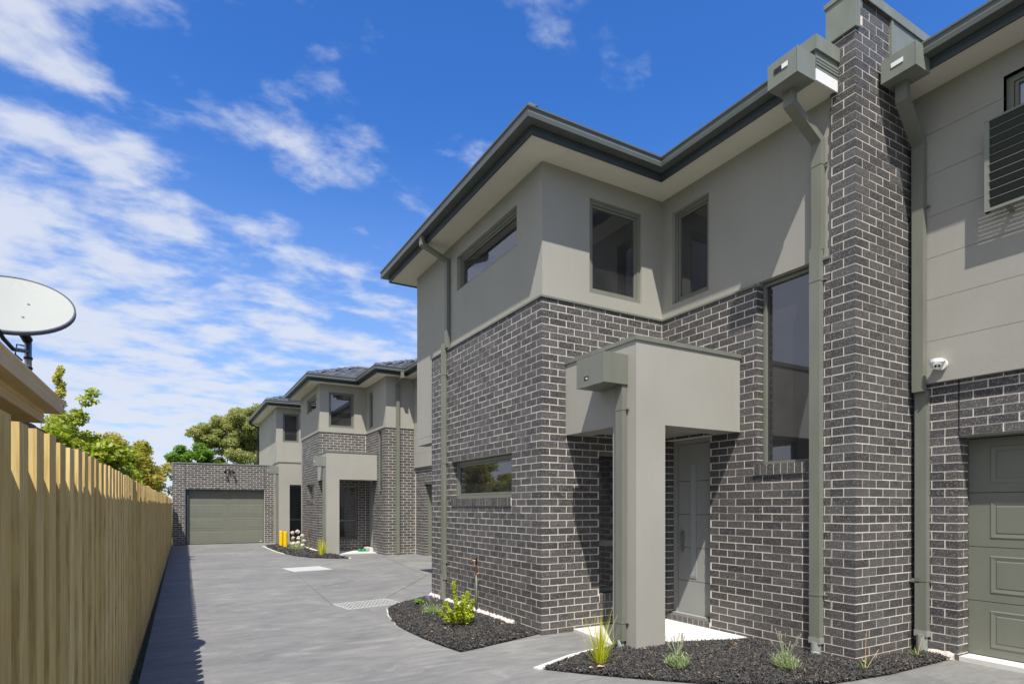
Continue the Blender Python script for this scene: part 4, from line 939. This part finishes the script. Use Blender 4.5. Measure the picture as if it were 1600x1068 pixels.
g = MB(); g.tube([(pb.x, pb.y - 0.02, 2.76), (-1.06, 5.72, 2.70), (-1.08, 5.52, 2.73), (-1.13, 5.36, 2.86), (-1.20, 5.10, 3.10)], 0.015, 8); part('feed_arm', g, 'black_plastic', SD)
g = MB(); g.tube([Vector((pb.x - 0.02, pb.y - 0.03, 2.80)), Vector((pb.x - 0.06, pb.y - 0.06, 2.80)), Vector((pb.x - 0.07, pb.y - 0.06, 2.72)), Vector((pb.x - 0.03, pb.y - 0.03, 2.68))], 0.006, 6); part('cable', g, 'black_plastic', SD)

# =================================================================== vegetation
def leaves(name, parent, clumps, n, size, mat, aspect=0.5, droop=0.0, org=(0, 0, 0), label=None):
    """clumps: (x,y,z,rx,ry,rz) ellipsoids; leaves denser at the shell"""
    C = np.array(clumps); vol = (C[:, 3] * C[:, 4] * C[:, 5]) ** 0.75; pr = vol / vol.sum(); idx = RNG.choice(len(C), n, p=pr)
    d = RNG.normal(size=(n, 3)); d /= np.linalg.norm(d, axis=1)[:, None]; rad = RNG.uniform(0.25, 1, n) ** 0.55 * (1 + RNG.normal(0, 0.09, n))
    P = C[idx, :3] + d * C[idx, 3:6] * rad[:, None]
    s = size * RNG.uniform(0.6, 1.3, n)
    ax = RNG.normal(size=(n, 3)); ax[:, 2] = ax[:, 2] * 0.6 - droop; ax /= np.linalg.norm(ax, axis=1)[:, None]
    up = d * 0.6 + RNG.normal(size=(n, 3)) * 0.5 + np.array([0, 0, 0.5]); bi = np.cross(ax, up); bi /= np.linalg.norm(bi, axis=1)[:, None] + 1e-9
    nn_ = np.cross(ax, bi)
    h = (ax * s[:, None]) / 2; w = bi * (s * aspect / 2)[:, None]; k = nn_ * (s * 0.12)[:, None]
    V = np.stack([P - h, P + w * 1.0 - h * 0.1 + k, P + h, P - w * 1.0 - h * 0.1 + k], axis=1).reshape(-1, 3) - np.array(org)
    me = bpy.data.meshes.new(name); me.vertices.add(4 * n); me.vertices.foreach_set('co', V.astype(np.float32).ravel())
    me.loops.add(4 * n); me.loops.foreach_set('vertex_index', np.arange(4 * n, dtype=np.int32)); me.polygons.add(n)
    me.polygons.foreach_set('loop_start', np.arange(0, 4 * n, 4, dtype=np.int32)); me.update(calc_edges=True); me.materials.append(MAT[mat])
    o = bpy.data.objects.new(name, me); link(o, parent, org); 
    if label: o['label'] = label
    return o
def branches(mb, p, d, length, r, depth, tips, spread=0.6):
    pts = [Vector(p)]; q = Vector(p); dd = Vector(d).normalized(); n = 4
    for i in range(n): dd = (dd + Vector((random.gauss(0, .12), random.gauss(0, .12), random.gauss(0.03, .08)))).normalized(); q = q + dd * length / n; pts.append(q.copy())
    mb.tube(pts, [r * (1 - 0.4 * i / n) for i in range(n + 1)], 6 if depth < 2 else 4)
    if depth == 0: tips.append(q); return
    for i in range(random.choice((2, 3, 3))):
        nd_ = (dd + Vector((random.gauss(0, spread), random.gauss(0, spread), random.gauss(0.15, spread * .5)))).normalized()
        branches(mb, pts[random.choice((2, 3, 4))], nd_, length * random.uniform(.6, .85), r * .55, depth - 1, tips, spread)
def tree(name, base, label, h0, length, r, depth, leafmat, nl, size, clump, spread=0.6, bark='bark', extra=(), aspect=0.5, group=None, cat='tree', lean=(0, 0), droop=0.0):
    T = thing(name, base, label, cat, group); mb = MB(); tips = []
    top = (base[0] + lean[0] * h0, base[1] + lean[1] * h0, base[2] + h0); mb.tube([base, ((base[0] + top[0]) / 2 + .03, (base[1] + top[1]) / 2, base[2] + h0 / 2), top], [r * 1.25, r * 1.05, r], 8)
    for i in range(4): branches(mb, top, (math.cos(i * 1.7) * .7 + lean[0], math.sin(i * 1.7) * .7 + lean[1], 0.9), length, r * .7, depth, tips, spread)
    part('trunk', mb, bark, T, smooth=True)
    cl = [(t_.x, t_.y, t_.z, clump * random.uniform(.6, 1.2), clump * random.uniform(.6, 1.2), clump * random.uniform(.45, .9)) for t_ in tips] + list(extra)
    leaves('crown', T, cl, nl, size, leafmat, aspect, droop, org=base); return T
def ell(c, r, n, cr, squash=0.7):
    out_ = []
    for i in range(n):
        d = Vector((random.gauss(0, 1), random.gauss(0, 1), random.gauss(0, 1))).normalized() * random.uniform(.45, 1)
        out_.append((c[0] + d.x * r[0], c[1] + d.y * r[1], c[2] + d.z * r[2], cr * random.uniform(.6, 1.3), cr * random.uniform(.6, 1.3), cr * squash * random.uniform(.6, 1.2)))
    return out_
tree('citrus_tree', (-1.70, 13.2, 0), 'bright green broad-leaved tree leaning over the fence beside the cream eave', 1.3, 0.7, 0.07, 1, 'leaf_lime', 22000, 0.09, 0.32, 0.7,
     extra=ell((-1.45, 13.0, 2.35), (0.72, 1.2, 0.75), 46, 0.25) + [(-1.50, 12.9, 3.10, .16, .2, .16), (-1.36, 12.9, 3.40, .16, .16, .10), (-1.30, 12.9, 3.55, .13, .13, .09), (-1.75, 12.9, 2.9, .3, .3, .25)] + ell((-1.05, 14.4, 2.2), (0.4, 1.3, 0.5), 16, 0.24), aspect=0.55)
tree('crape_myrtle', (-1.55, 18.6, 0), 'airy yellow-green tree with reddish tips behind the middle of the fence', 1.1, 0.85, 0.05, 3, 'leaf_myrtle', 26000, 0.095, 0.28, 0.42, group='yellowing trees behind the fence',
     extra=ell((-1.25, 18.6, 2.6), (0.7, 1.6, 0.95), 44, 0.24))
tree('crape_myrtle', (-1.35, 23.4, 0), 'looser yellow-green tree behind the far end of the fence next to the garage', 1.0, 0.75, 0.05, 3, 'leaf_myrtle', 24000, 0.105, 0.27, 0.40, group='yellowing trees behind the fence',
     extra=ell((-1.1, 23.0, 2.65), (0.6, 1.7, 1.05), 40, 0.25))
tree('shrub_tree', (-1.2, 26.9, 0), 'leafy green shrub beside the far end of the fence and garage wall', 0.6, 0.5, 0.04, 1, 'leaf_lime', 4200, 0.11, 0.3, 0.6, extra=ell((-0.95, 26.6, 1.7), (0.45, 0.9, 0.8), 14, 0.3), cat='shrub')
T = thing('conifer', (-4.05, 29.5, 0), 'thin golden conifer spire showing above the cream eave', 'tree')
part('trunk', MB().tube([(-4.05, 29.5, 0), (-4.05, 29.5, 6.9)], [0.12, 0.03], 8), 'bark', T)
leaves('crown', T, [(-4.05 + random.gauss(0, .07), 29.5 + random.gauss(0, .07), 1 + k * 0.193, 0.25 * (1 - (k / 31) ** 4 * .45), 0.25 * (1 - (k / 31) ** 4 * .45), 0.2) for k in range(32)], 9000, 0.10, 'leaf_conifer', 0.6, org=(-4.05, 29.5, 0))
tree('gum_tree', (3.6, 39.5, 0), 'large spreading olive-green gum tree behind the end garage', 2.6, 1.6, 0.17, 2, 'leaf_gum', 80000, 0.15, 0.5, 0.55, bark='bark_pale',
     extra=ell((3.3, 39.5, 6.1), (1.7, 1.7, 1.55), 80, 0.48) + ell((1.6, 39.3, 5.7), (0.75, 1.0, 0.75), 22, 0.38) + ell((0.9, 39.2, 5.9), (0.35, .5, 0.3), 6, 0.28) + ell((4.6, 39.5, 6.3), (1.2, 1.5, 1.3), 30, 0.45), aspect=0.35, droop=0.5)
tree('round_tree', (1.0, 37.0, 0), 'low dark green rounded tree just above the garage roof', 1.8, 0.9, 0.14, 1, 'leaf_dark', 20000, 0.15, 0.4, 0.6, extra=ell((1.0, 37.0, 4.1), (1.7, 1.2, 0.72), 36, 0.40))
tree('flowering_shrub', (-0.1, 33.4, 0), 'small orange-tinged shrub behind the left end of the garage roof', 1.6, 0.7, 0.06, 1, 'leaf_myrtle', 3600, 0.12, 0.3, 0.6, extra=ell((-0.1, 33.2, 3.2), (0.9, .6, 0.35), 12, 0.26), cat='shrub')
# a hedge line far away closing the view behind the fence
tree('hedge_tree', (-6.0, 24, 0), 'dense green garden tree hidden behind the citrus tree', 1.0, 0.8, 0.1, 1, 'leaf_dark', 9000, 0.15, 0.45, 0.6, extra=ell((-6, 24, 2.2), (1.2, 2.4, 1.0), 24, 0.5))

def blade(mb, base, tip, w, bend=0.3, seg=5, flat=None):
    b = Vector(base); t_ = Vector(tip); side = (t_ - b).cross(Vector((0, 0, 1)))
    side = (side.normalized() if side.length > 1e-4 else Vector((1, 0, 0)))
    side = (side + Vector((random.gauss(0, .3), random.gauss(0, .3), 0))).normalized() * w / 2; prev = None; hor = Vector((t_.x - b.x, t_.y - b.y, 0))
    for i in range(seg + 1):
        s = i / seg; p = b + Vector((hor.x * (s ** (1 + bend * 2)), hor.y * (s ** (1 + bend * 2)), (t_.z - b.z) * (s ** (1 - bend * .5)))); ww = side * (1 - s * 0.85)
        if prev: mb.poly([prev[0], prev[1], p + ww, p - ww])
        prev = (p - ww, p + ww)
def lavender(x, y, r, h, n, label, spikes, purple=False, group='lavender plants in the mulch'):
    T = thing('lavender', (x, y, 0.02), label, 'plant', group); mb = MB()
    for i in range(n):
        a = random.uniform(0, 6.28); q = random.random() ** .6 * r
        bx, by = x + math.cos(a) * q * .35, y + math.sin(a) * q * .35; hh = h * random.uniform(.35, 1) * (1 - .3 * q / r)
        tx, ty = x + math.cos(a) * q * 1.25, y + math.sin(a) * q * 1.25
        blade(mb, (bx, by, 0.02), (tx, ty, 0.03 + hh), 0.006, .15, 3)
        for k in range(3):
            s = random.uniform(.3, 1); p = Vector((bx + (tx - bx) * s, by + (ty - by) * s, 0.03 + hh * s)); blade(mb, p, p + Vector((random.gauss(0, .02), random.gauss(0, .02), random.uniform(.01, .035))), 0.007, 0, 1)
    part('foliage', mb, 'leaf_lavender', T); st = MB(); fl = MB()
    for i in range(spikes):
        a = random.uniform(0, 6.28); ln = random.uniform(.25, .75); hh = h * random.uniform(1.25, 1.9)
        p0 = Vector((x, y, 0.1)); p1 = Vector((x + math.cos(a) * r * ln * 1.5, y + math.sin(a) * r * ln * 1.5, hh)); st.tube([p0, (p0 + p1) / 2 + Vector((0, 0, .02)), p1], 0.0022, 4)
        for k in range(3): c_ = p1 - (p1 - p0).normalized() * 0.014 * k * 1.2; fl.tube([c_, c_ + Vector((0, 0, 0.012))], [0.0055, 0.003], 5)
    part('stem', st, 'leaf_lavender', T); part('flower_spike', fl, 'flower_purple' if purple else 'flower_dry', T); return T
lavender(3.98, 3.93, 0.115, 0.20, 230, 'silvery lavender clump with long bent stems in front of the door portico', 15)
lavender(4.80, 3.42, 0.12, 0.21, 230, 'silvery lavender clump in front of the brick wall beside the tall downpipe', 12)
lavender(3.05, 7.55, 0.14, 0.20, 200, 'small silver lavender left of the lime shrub in the curved bed', 16, True)
lavender(3.55, 20.9, 0.30, 0.34, 260, 'silvery lavender beside the white stones in the far garden bed', 6)
# lime green shrub
T = thing('lime_shrub', (3.06, 6.66, 0.02), 'bright lime-green branching shrub in the middle of the curved bed', 'shrub')
mb = MB(); cl = []
for a, ln, zt in ((-2.4, .30, .26), (-1.9, .22, .36), (-.7, .16, .34), (.2, .12, .42), (.9, .20, .36), (1.4, .32, .52), (2.3, .20, .30), (3.0, .26, .22), (-1.2, .2, .18), (.5, .24, .22), (4.0, .14, .3)):
    d = Vector((math.cos(a) * CC + 0.2 * math.sin(a), -math.cos(a) * CS + 0.3 * math.sin(a), 0)) if False else Vector((math.cos(a), math.sin(a), 0))
    p0 = Vector((3.06, 6.66, 0.02)); p1 = p0 + d * ln + Vector((0, 0, zt)); mid_ = p0 + d * ln * .6 + Vector((0, 0, zt * .45)); mb.tube([p0, mid_, p1], [0.006, .004, .003], 5)
    for k in range(9):
        s = k / 8; c_ = mid_ * (1 - s) + p1 * s; cl.append((c_.x, c_.y, c_.z, .032, .032, .03))
for k in range(20): cl.append((3.06 + random.gauss(0, .09), 6.66 + random.gauss(0, .08), .10 + random.random() * .12, .04, .04, .035))
part('stem', mb, 'stem_tan', T); leaves('foliage', T, cl, 6500, 0.022, 'leaf_shrub', 0.7, org=(3.06, 6.66, 0.02))
# small leafy plant
T = thing('seedling', (3.17, 8.30, 0.02), 'small round leafy green plant at the far tip of the curved bed', 'plant')
part('stem', MB().tube([(3.17, 8.30, 0.0), (3.17, 8.30, 0.12)], 0.006, 5), 'stem_tan', T); leaves('foliage', T, ell((3.17, 8.30, .10), (.08, .08, .06), 9, .045), 420, 0.032, 'leaf_small', 0.7, org=(3.17, 8.30, 0.02))
# yellow-green grass tuft
T = thing('grass_tuft', (3.46, 4.40, 0.02), 'tall yellow-green grass tuft in front of the portico column', 'plant', 'yellow-green grass tufts'); mb = MB()
for i in range(150):
    a = random.uniform(0, 6.28); q = random.random(); hh = random.uniform(.16, .42) if q > .2 else random.uniform(.40, .56); ln = random.uniform(.02, .24)
    blade(mb, (3.46 + math.cos(a) * .05 * q, 4.40 + math.sin(a) * .05 * q, 0.01), (3.46 + math.cos(a) * ln, 4.40 + math.sin(a) * ln, hh), 0.008, .12, 5)
part('blades', mb, 'leaf_grass', T); mb = MB()
for a, ln, hh in ((0.2, .30, .12), (-.6, .34, .16), (2.5, .30, .42), (1.2, .26, .38), (2.9, .24, .30)):
    blade(mb, (3.46, 4.40, .03), (3.46 + math.cos(a) * ln, 4.40 + math.sin(a) * ln, hh), 0.006, .5, 8)
part('dry_blades', mb, 'stem_tan', T)
T = thing('grass_tuft', (3.85, 18.35, 0.02), 'yellow grass tuft at the base of the second portico column', 'plant', 'yellow-green grass tufts'); mb = MB()
for i in range(60):
    a = random.uniform(0, 6.28); blade(mb, (3.85 + math.cos(a) * .05, 18.35 + math.sin(a) * .05, 0.01), (3.85 + math.cos(a) * random.uniform(.05, .25), 18.35 + math.sin(a) * random.uniform(.05, .25), random.uniform(.2, .6)), 0.022, .12, 4)
part('blades', mb, 'leaf_grass', T)
def strap(x, y, n, ln, label, dry):
    T = thing('agapanthus', (x, y, 0.02), label, 'plant', 'agapanthus seedlings beside the brick pillar'); mb = MB()
    for i in range(n):
        a = random.uniform(0, 6.28) if n > 5 else (2.6, 0.4, 3.4, 0.9, -1)[i]; q = ln * random.uniform(.7, 1.2); blade(mb, (x, y, .01), (x + math.cos(a) * q * .8, y + math.sin(a) * q * .8, q * random.uniform(.5, 1.0)), 0.017, .3, 5)
    part('leaf', mb, 'leaf_strap', T); mb = MB()
    for dx, dy, hz_ in dry: mb.tube([(x, y, .01), (x + dx * .5, y + dy * .5, hz_ * .55), (x + dx, y + dy, hz_)], 0.003, 4)
    mb.tube([(x + dry[0][0], y + dry[0][1], dry[0][2]), (x + dry[0][0], y + dry[0][1], dry[0][2] + .02)], [0.004, 0.012], 6)
    part('dry_stalk', mb, 'stem_tan', T)
strap(5.46, 3.08, 5, 0.16, 'agapanthus seedling with few leaves and a dry flower stalk at the pillar base', [(0.06, 0.02, .36), (0.10, -0.08, .02), (.17, -.03, .20)])
strap(6.36, 3.08, 9, 0.12, 'small green agapanthus tuft at the foot of the right downpipe', [(0.10, 0.0, .22)])

# =================================================================== small things
T = thing('garden_tap', (3.70, 7.50, 0), 'copper garden tap on a thin grey riser pipe against the brick wall', 'tap')
part('riser', MB().tube([(3.70, 7.50, 0.0), (3.70, 7.50, 0.56)], 0.014, 10), 'trim', T, smooth=True)
g = MB(); g.tube([(3.70, 7.50, 0.56), (3.70, 7.50, 0.76)], 0.011, 10); g.tube([(3.70, 7.50, 0.57), (3.70, 7.44, 0.57)], 0.012, 8); g.tube([(3.70, 7.50, 0.75), (3.66, 7.54, 0.75), (3.64, 7.56, 0.71)], 0.012, 8); part('tap_body', g, 'copper', T, smooth=True)
g = MB(); g.tube([(3.68, 7.47, 0.70), (3.67, 7.44, 0.80)], 0.012, 8); part('hose_end', g, 'black_plastic', T)
T = thing('garden_tap', (4.06, 21.6, 0), 'orange-topped garden tap on the wall of the second townhouse', 'tap')
part('riser', MB().tube([(4.09, 21.6, 0.0), (4.09, 21.6, 0.5)], 0.014, 8), 'trim', T)
g = MB(); g.tube([(4.08, 21.6, 0.5), (4.08, 21.6, 0.78)], 0.018, 8); g.tube([(4.08, 21.6, 0.7), (4.02, 21.45, 0.68)], 0.02, 8); part('tap_body', g, 'copper', T)
for (x, y), lab in (((3.42, 23.3), 'yellow plastic-capped post, the farther of the pair beside the end portico'), ((3.44, 22.5), 'yellow plastic-capped post, the nearer and right-hand of the pair')):
    g = MB(); g.tube([(x, y, 0), (x, y, 0.60), (x, y, 0.62)], [0.068, 0.068, 0.06], 20); solo('yellow_post', g, 'yellow_plastic', (x, y, 0), lab, 'post', 'pair of yellow posts', smooth=False)
def rock(x, y, z, s, lab):
    g = MB(); rings = []
    for i in range(6):
        a = -math.pi / 2 + (i + .5) / 6 * math.pi; rings.append([(x + s * math.cos(a) * math.cos(q) * random.uniform(.55, 1.2), y + s * math.cos(a) * math.sin(q) * random.uniform(.55, 1.2), z + s * .9 * math.sin(a) * random.uniform(.85, 1.1)) for q in [k * math.pi / 4 for k in range(8)]])
    g.loft(rings); return solo('pale_stone', g, 'stone_white', (x, y, z - s), lab, 'stone', 'pale stones heaped in the far bed')
for x, y, z, s, lab in ((3.70, 22.6, .62, .10, 'topmost left pale stone of the heap in the far bed'), (3.90, 22.7, .66, .11, 'topmost pale stone of the heap, the largest, against the dark window'), (3.88, 22.4, .42, .10, 'pale stone in the middle of the heap in the far bed'),
                         (4.00, 22.35, .52, .09, 'pale stone on the right side of the heap'), (3.84, 22.3, .22, .11, 'pale stone near the bottom of the heap'), (4.02, 22.2, .30, .09, 'small pale stone at lower right of the heap'), (3.80, 22.35, .08, .10, 'lowest pale stone of the heap'), (4.0, 22.4, .10, .12, 'lowest right pale stone of the heap'), (3.72, 22.6, .42, .09, 'pale stone at the left of the heap below the top'), (3.74, 22.62, .15, .16, 'buried pale stone at the back of the heap')):
    rock(x, y, z * .9, s * .82, lab)
for x, y, rz_, lab in ((5.34, 19.45, .3, 'left green rubber sandal on the second porch'), (5.50, 19.50, .5, 'right green rubber sandal on the second porch')):
    T = thing('sandal', (x, y, .03), lab, 'sandal', 'green sandals'); c_, s_ = math.cos(rz_), math.sin(rz_)
    Pt = lambda u, v, z_: (x + u * c_ - v * s_, y + u * s_ + v * c_, z_)
    sole = [(-.05, -.12), (0, -.135), (.05, -.12), (.055, -.03), (.06, .06), (.04, .13), (0, .15), (-.04, .13), (-.055, .04), (-.045, -.04)]
    part('sole', MB().loft([[Pt(u, v, .032) for u, v in sole], [Pt(u, v, .065) for u, v in sole]]), 'green_rubber', T)
    g = MB()
    for v in (0.03, 0.06, 0.09): g.tube([Pt(-.055, v, .06), Pt(-.03, v, .10), Pt(0, v, .112), Pt(.03, v, .10), Pt(.055, v, .06)], 0.012, 6)
    part('strap', g, 'green_rubber', T)
def grate(cx, cy, w, l_, rot, label, perf):
    T = thing('drain_grate', (cx, cy, 0.0), label, 'drain cover', 'pale drain covers in the driveway'); c_, s_ = math.cos(rot), math.sin(rot)
    def bx(mb, u0, u1, v0, v1, z0, z1): mb.hexa([(cx + u * c_ - v * s_, cy + u * s_ + v * c_, zz_) for zz_ in (z0, z1) for u, v in ((u0, v0), (u1, v0), (u1, v1), (u0, v1))])
    g = MB(); h = w / 2; k = l_ / 2
    for q in ((-h, h, -k, -k + .02), (-h, h, k - .02, k), (-h, -h + .02, -k + .02, k - .02), (h - .02, h, -k + .02, k - .02)): bx(g, *q, 0.002, 0.014)
    part('rim', g, 'grate_metal', T)
    g = MB(); bx(g, -h + .02, h - .02, -k + .02, k - .02, 0.001, 0.005); part('pit', g, 'joint_black' if perf else 'grate_metal', T)
    g = MB(); 
    if perf:
        nu = int(w / .06); nv = int(l_ / .09)
        for i in range(1, nu): u = -h + w * i / nu; bx(g, u - .007, u + .007, -k + .02, k - .02, 0.005, 0.012)
        for i in range(1, nv): v = -k + l_ * i / nv; bx(g, -h + .02, h - .02, v - .008, v + .008, 0.005, 0.0115)
    else:
        for i in range(4): v0 = -k + .02 + (l_ - .04) * i / 4; bx(g, -h + .02, h - .02, v0 + .004, v0 + (l_ - .04) / 4 - .004, 0.005, 0.012)
    part('grating', g, 'grate_metal', T); return T
grate(2.60, 9.07, 0.90, 0.58, 0.16, 'pale perforated steel drain grate in the driveway near the curved bed', True)
grate(2.77, 14.9, 0.92, 0.95, 0.12, 'pale solid drain cover farther up the driveway', False)
g = MB(); g.box(2.45, 2.62, 11.6, 11.9, 0.002, 0.006); solo('service_cover', g, 'concrete_drive', (2.53, 11.75, 0), 'small dark service cover flush in the driveway beyond the drain grate', 'drain cover')
# dead leaves on the mulch
for k in range(46):
    P_ = random.choice((bed1, bed2)); 
    while True:
        x = random.uniform(2.4, 6.6); y = random.uniform(2.9, 9)
        if in_poly(x, y, P_): break
    s = random.uniform(.008, .018) if k > 6 else .03; a = random.uniform(0, 6.28); g = MB()
    g.loft([[(x + s * math.cos(a + q) * (1.5 if j % 2 else .7), y + s * math.sin(a + q) * (1.3 if j % 2 else .8), 0.06 + random.uniform(0, .006) + zq) for j, q in enumerate([p * math.pi / 3 for p in range(6)])] for zq in (0, .002)])
    if k == 0: DL = MB()
    b_ = len(DL.v); DL.v += g.v; DL.f += [tuple(i + b_ for i in f) for f in g.f]; DL.m += g.m
struct('dead_leaves', DL, 'dead_leaf', 'stuff')
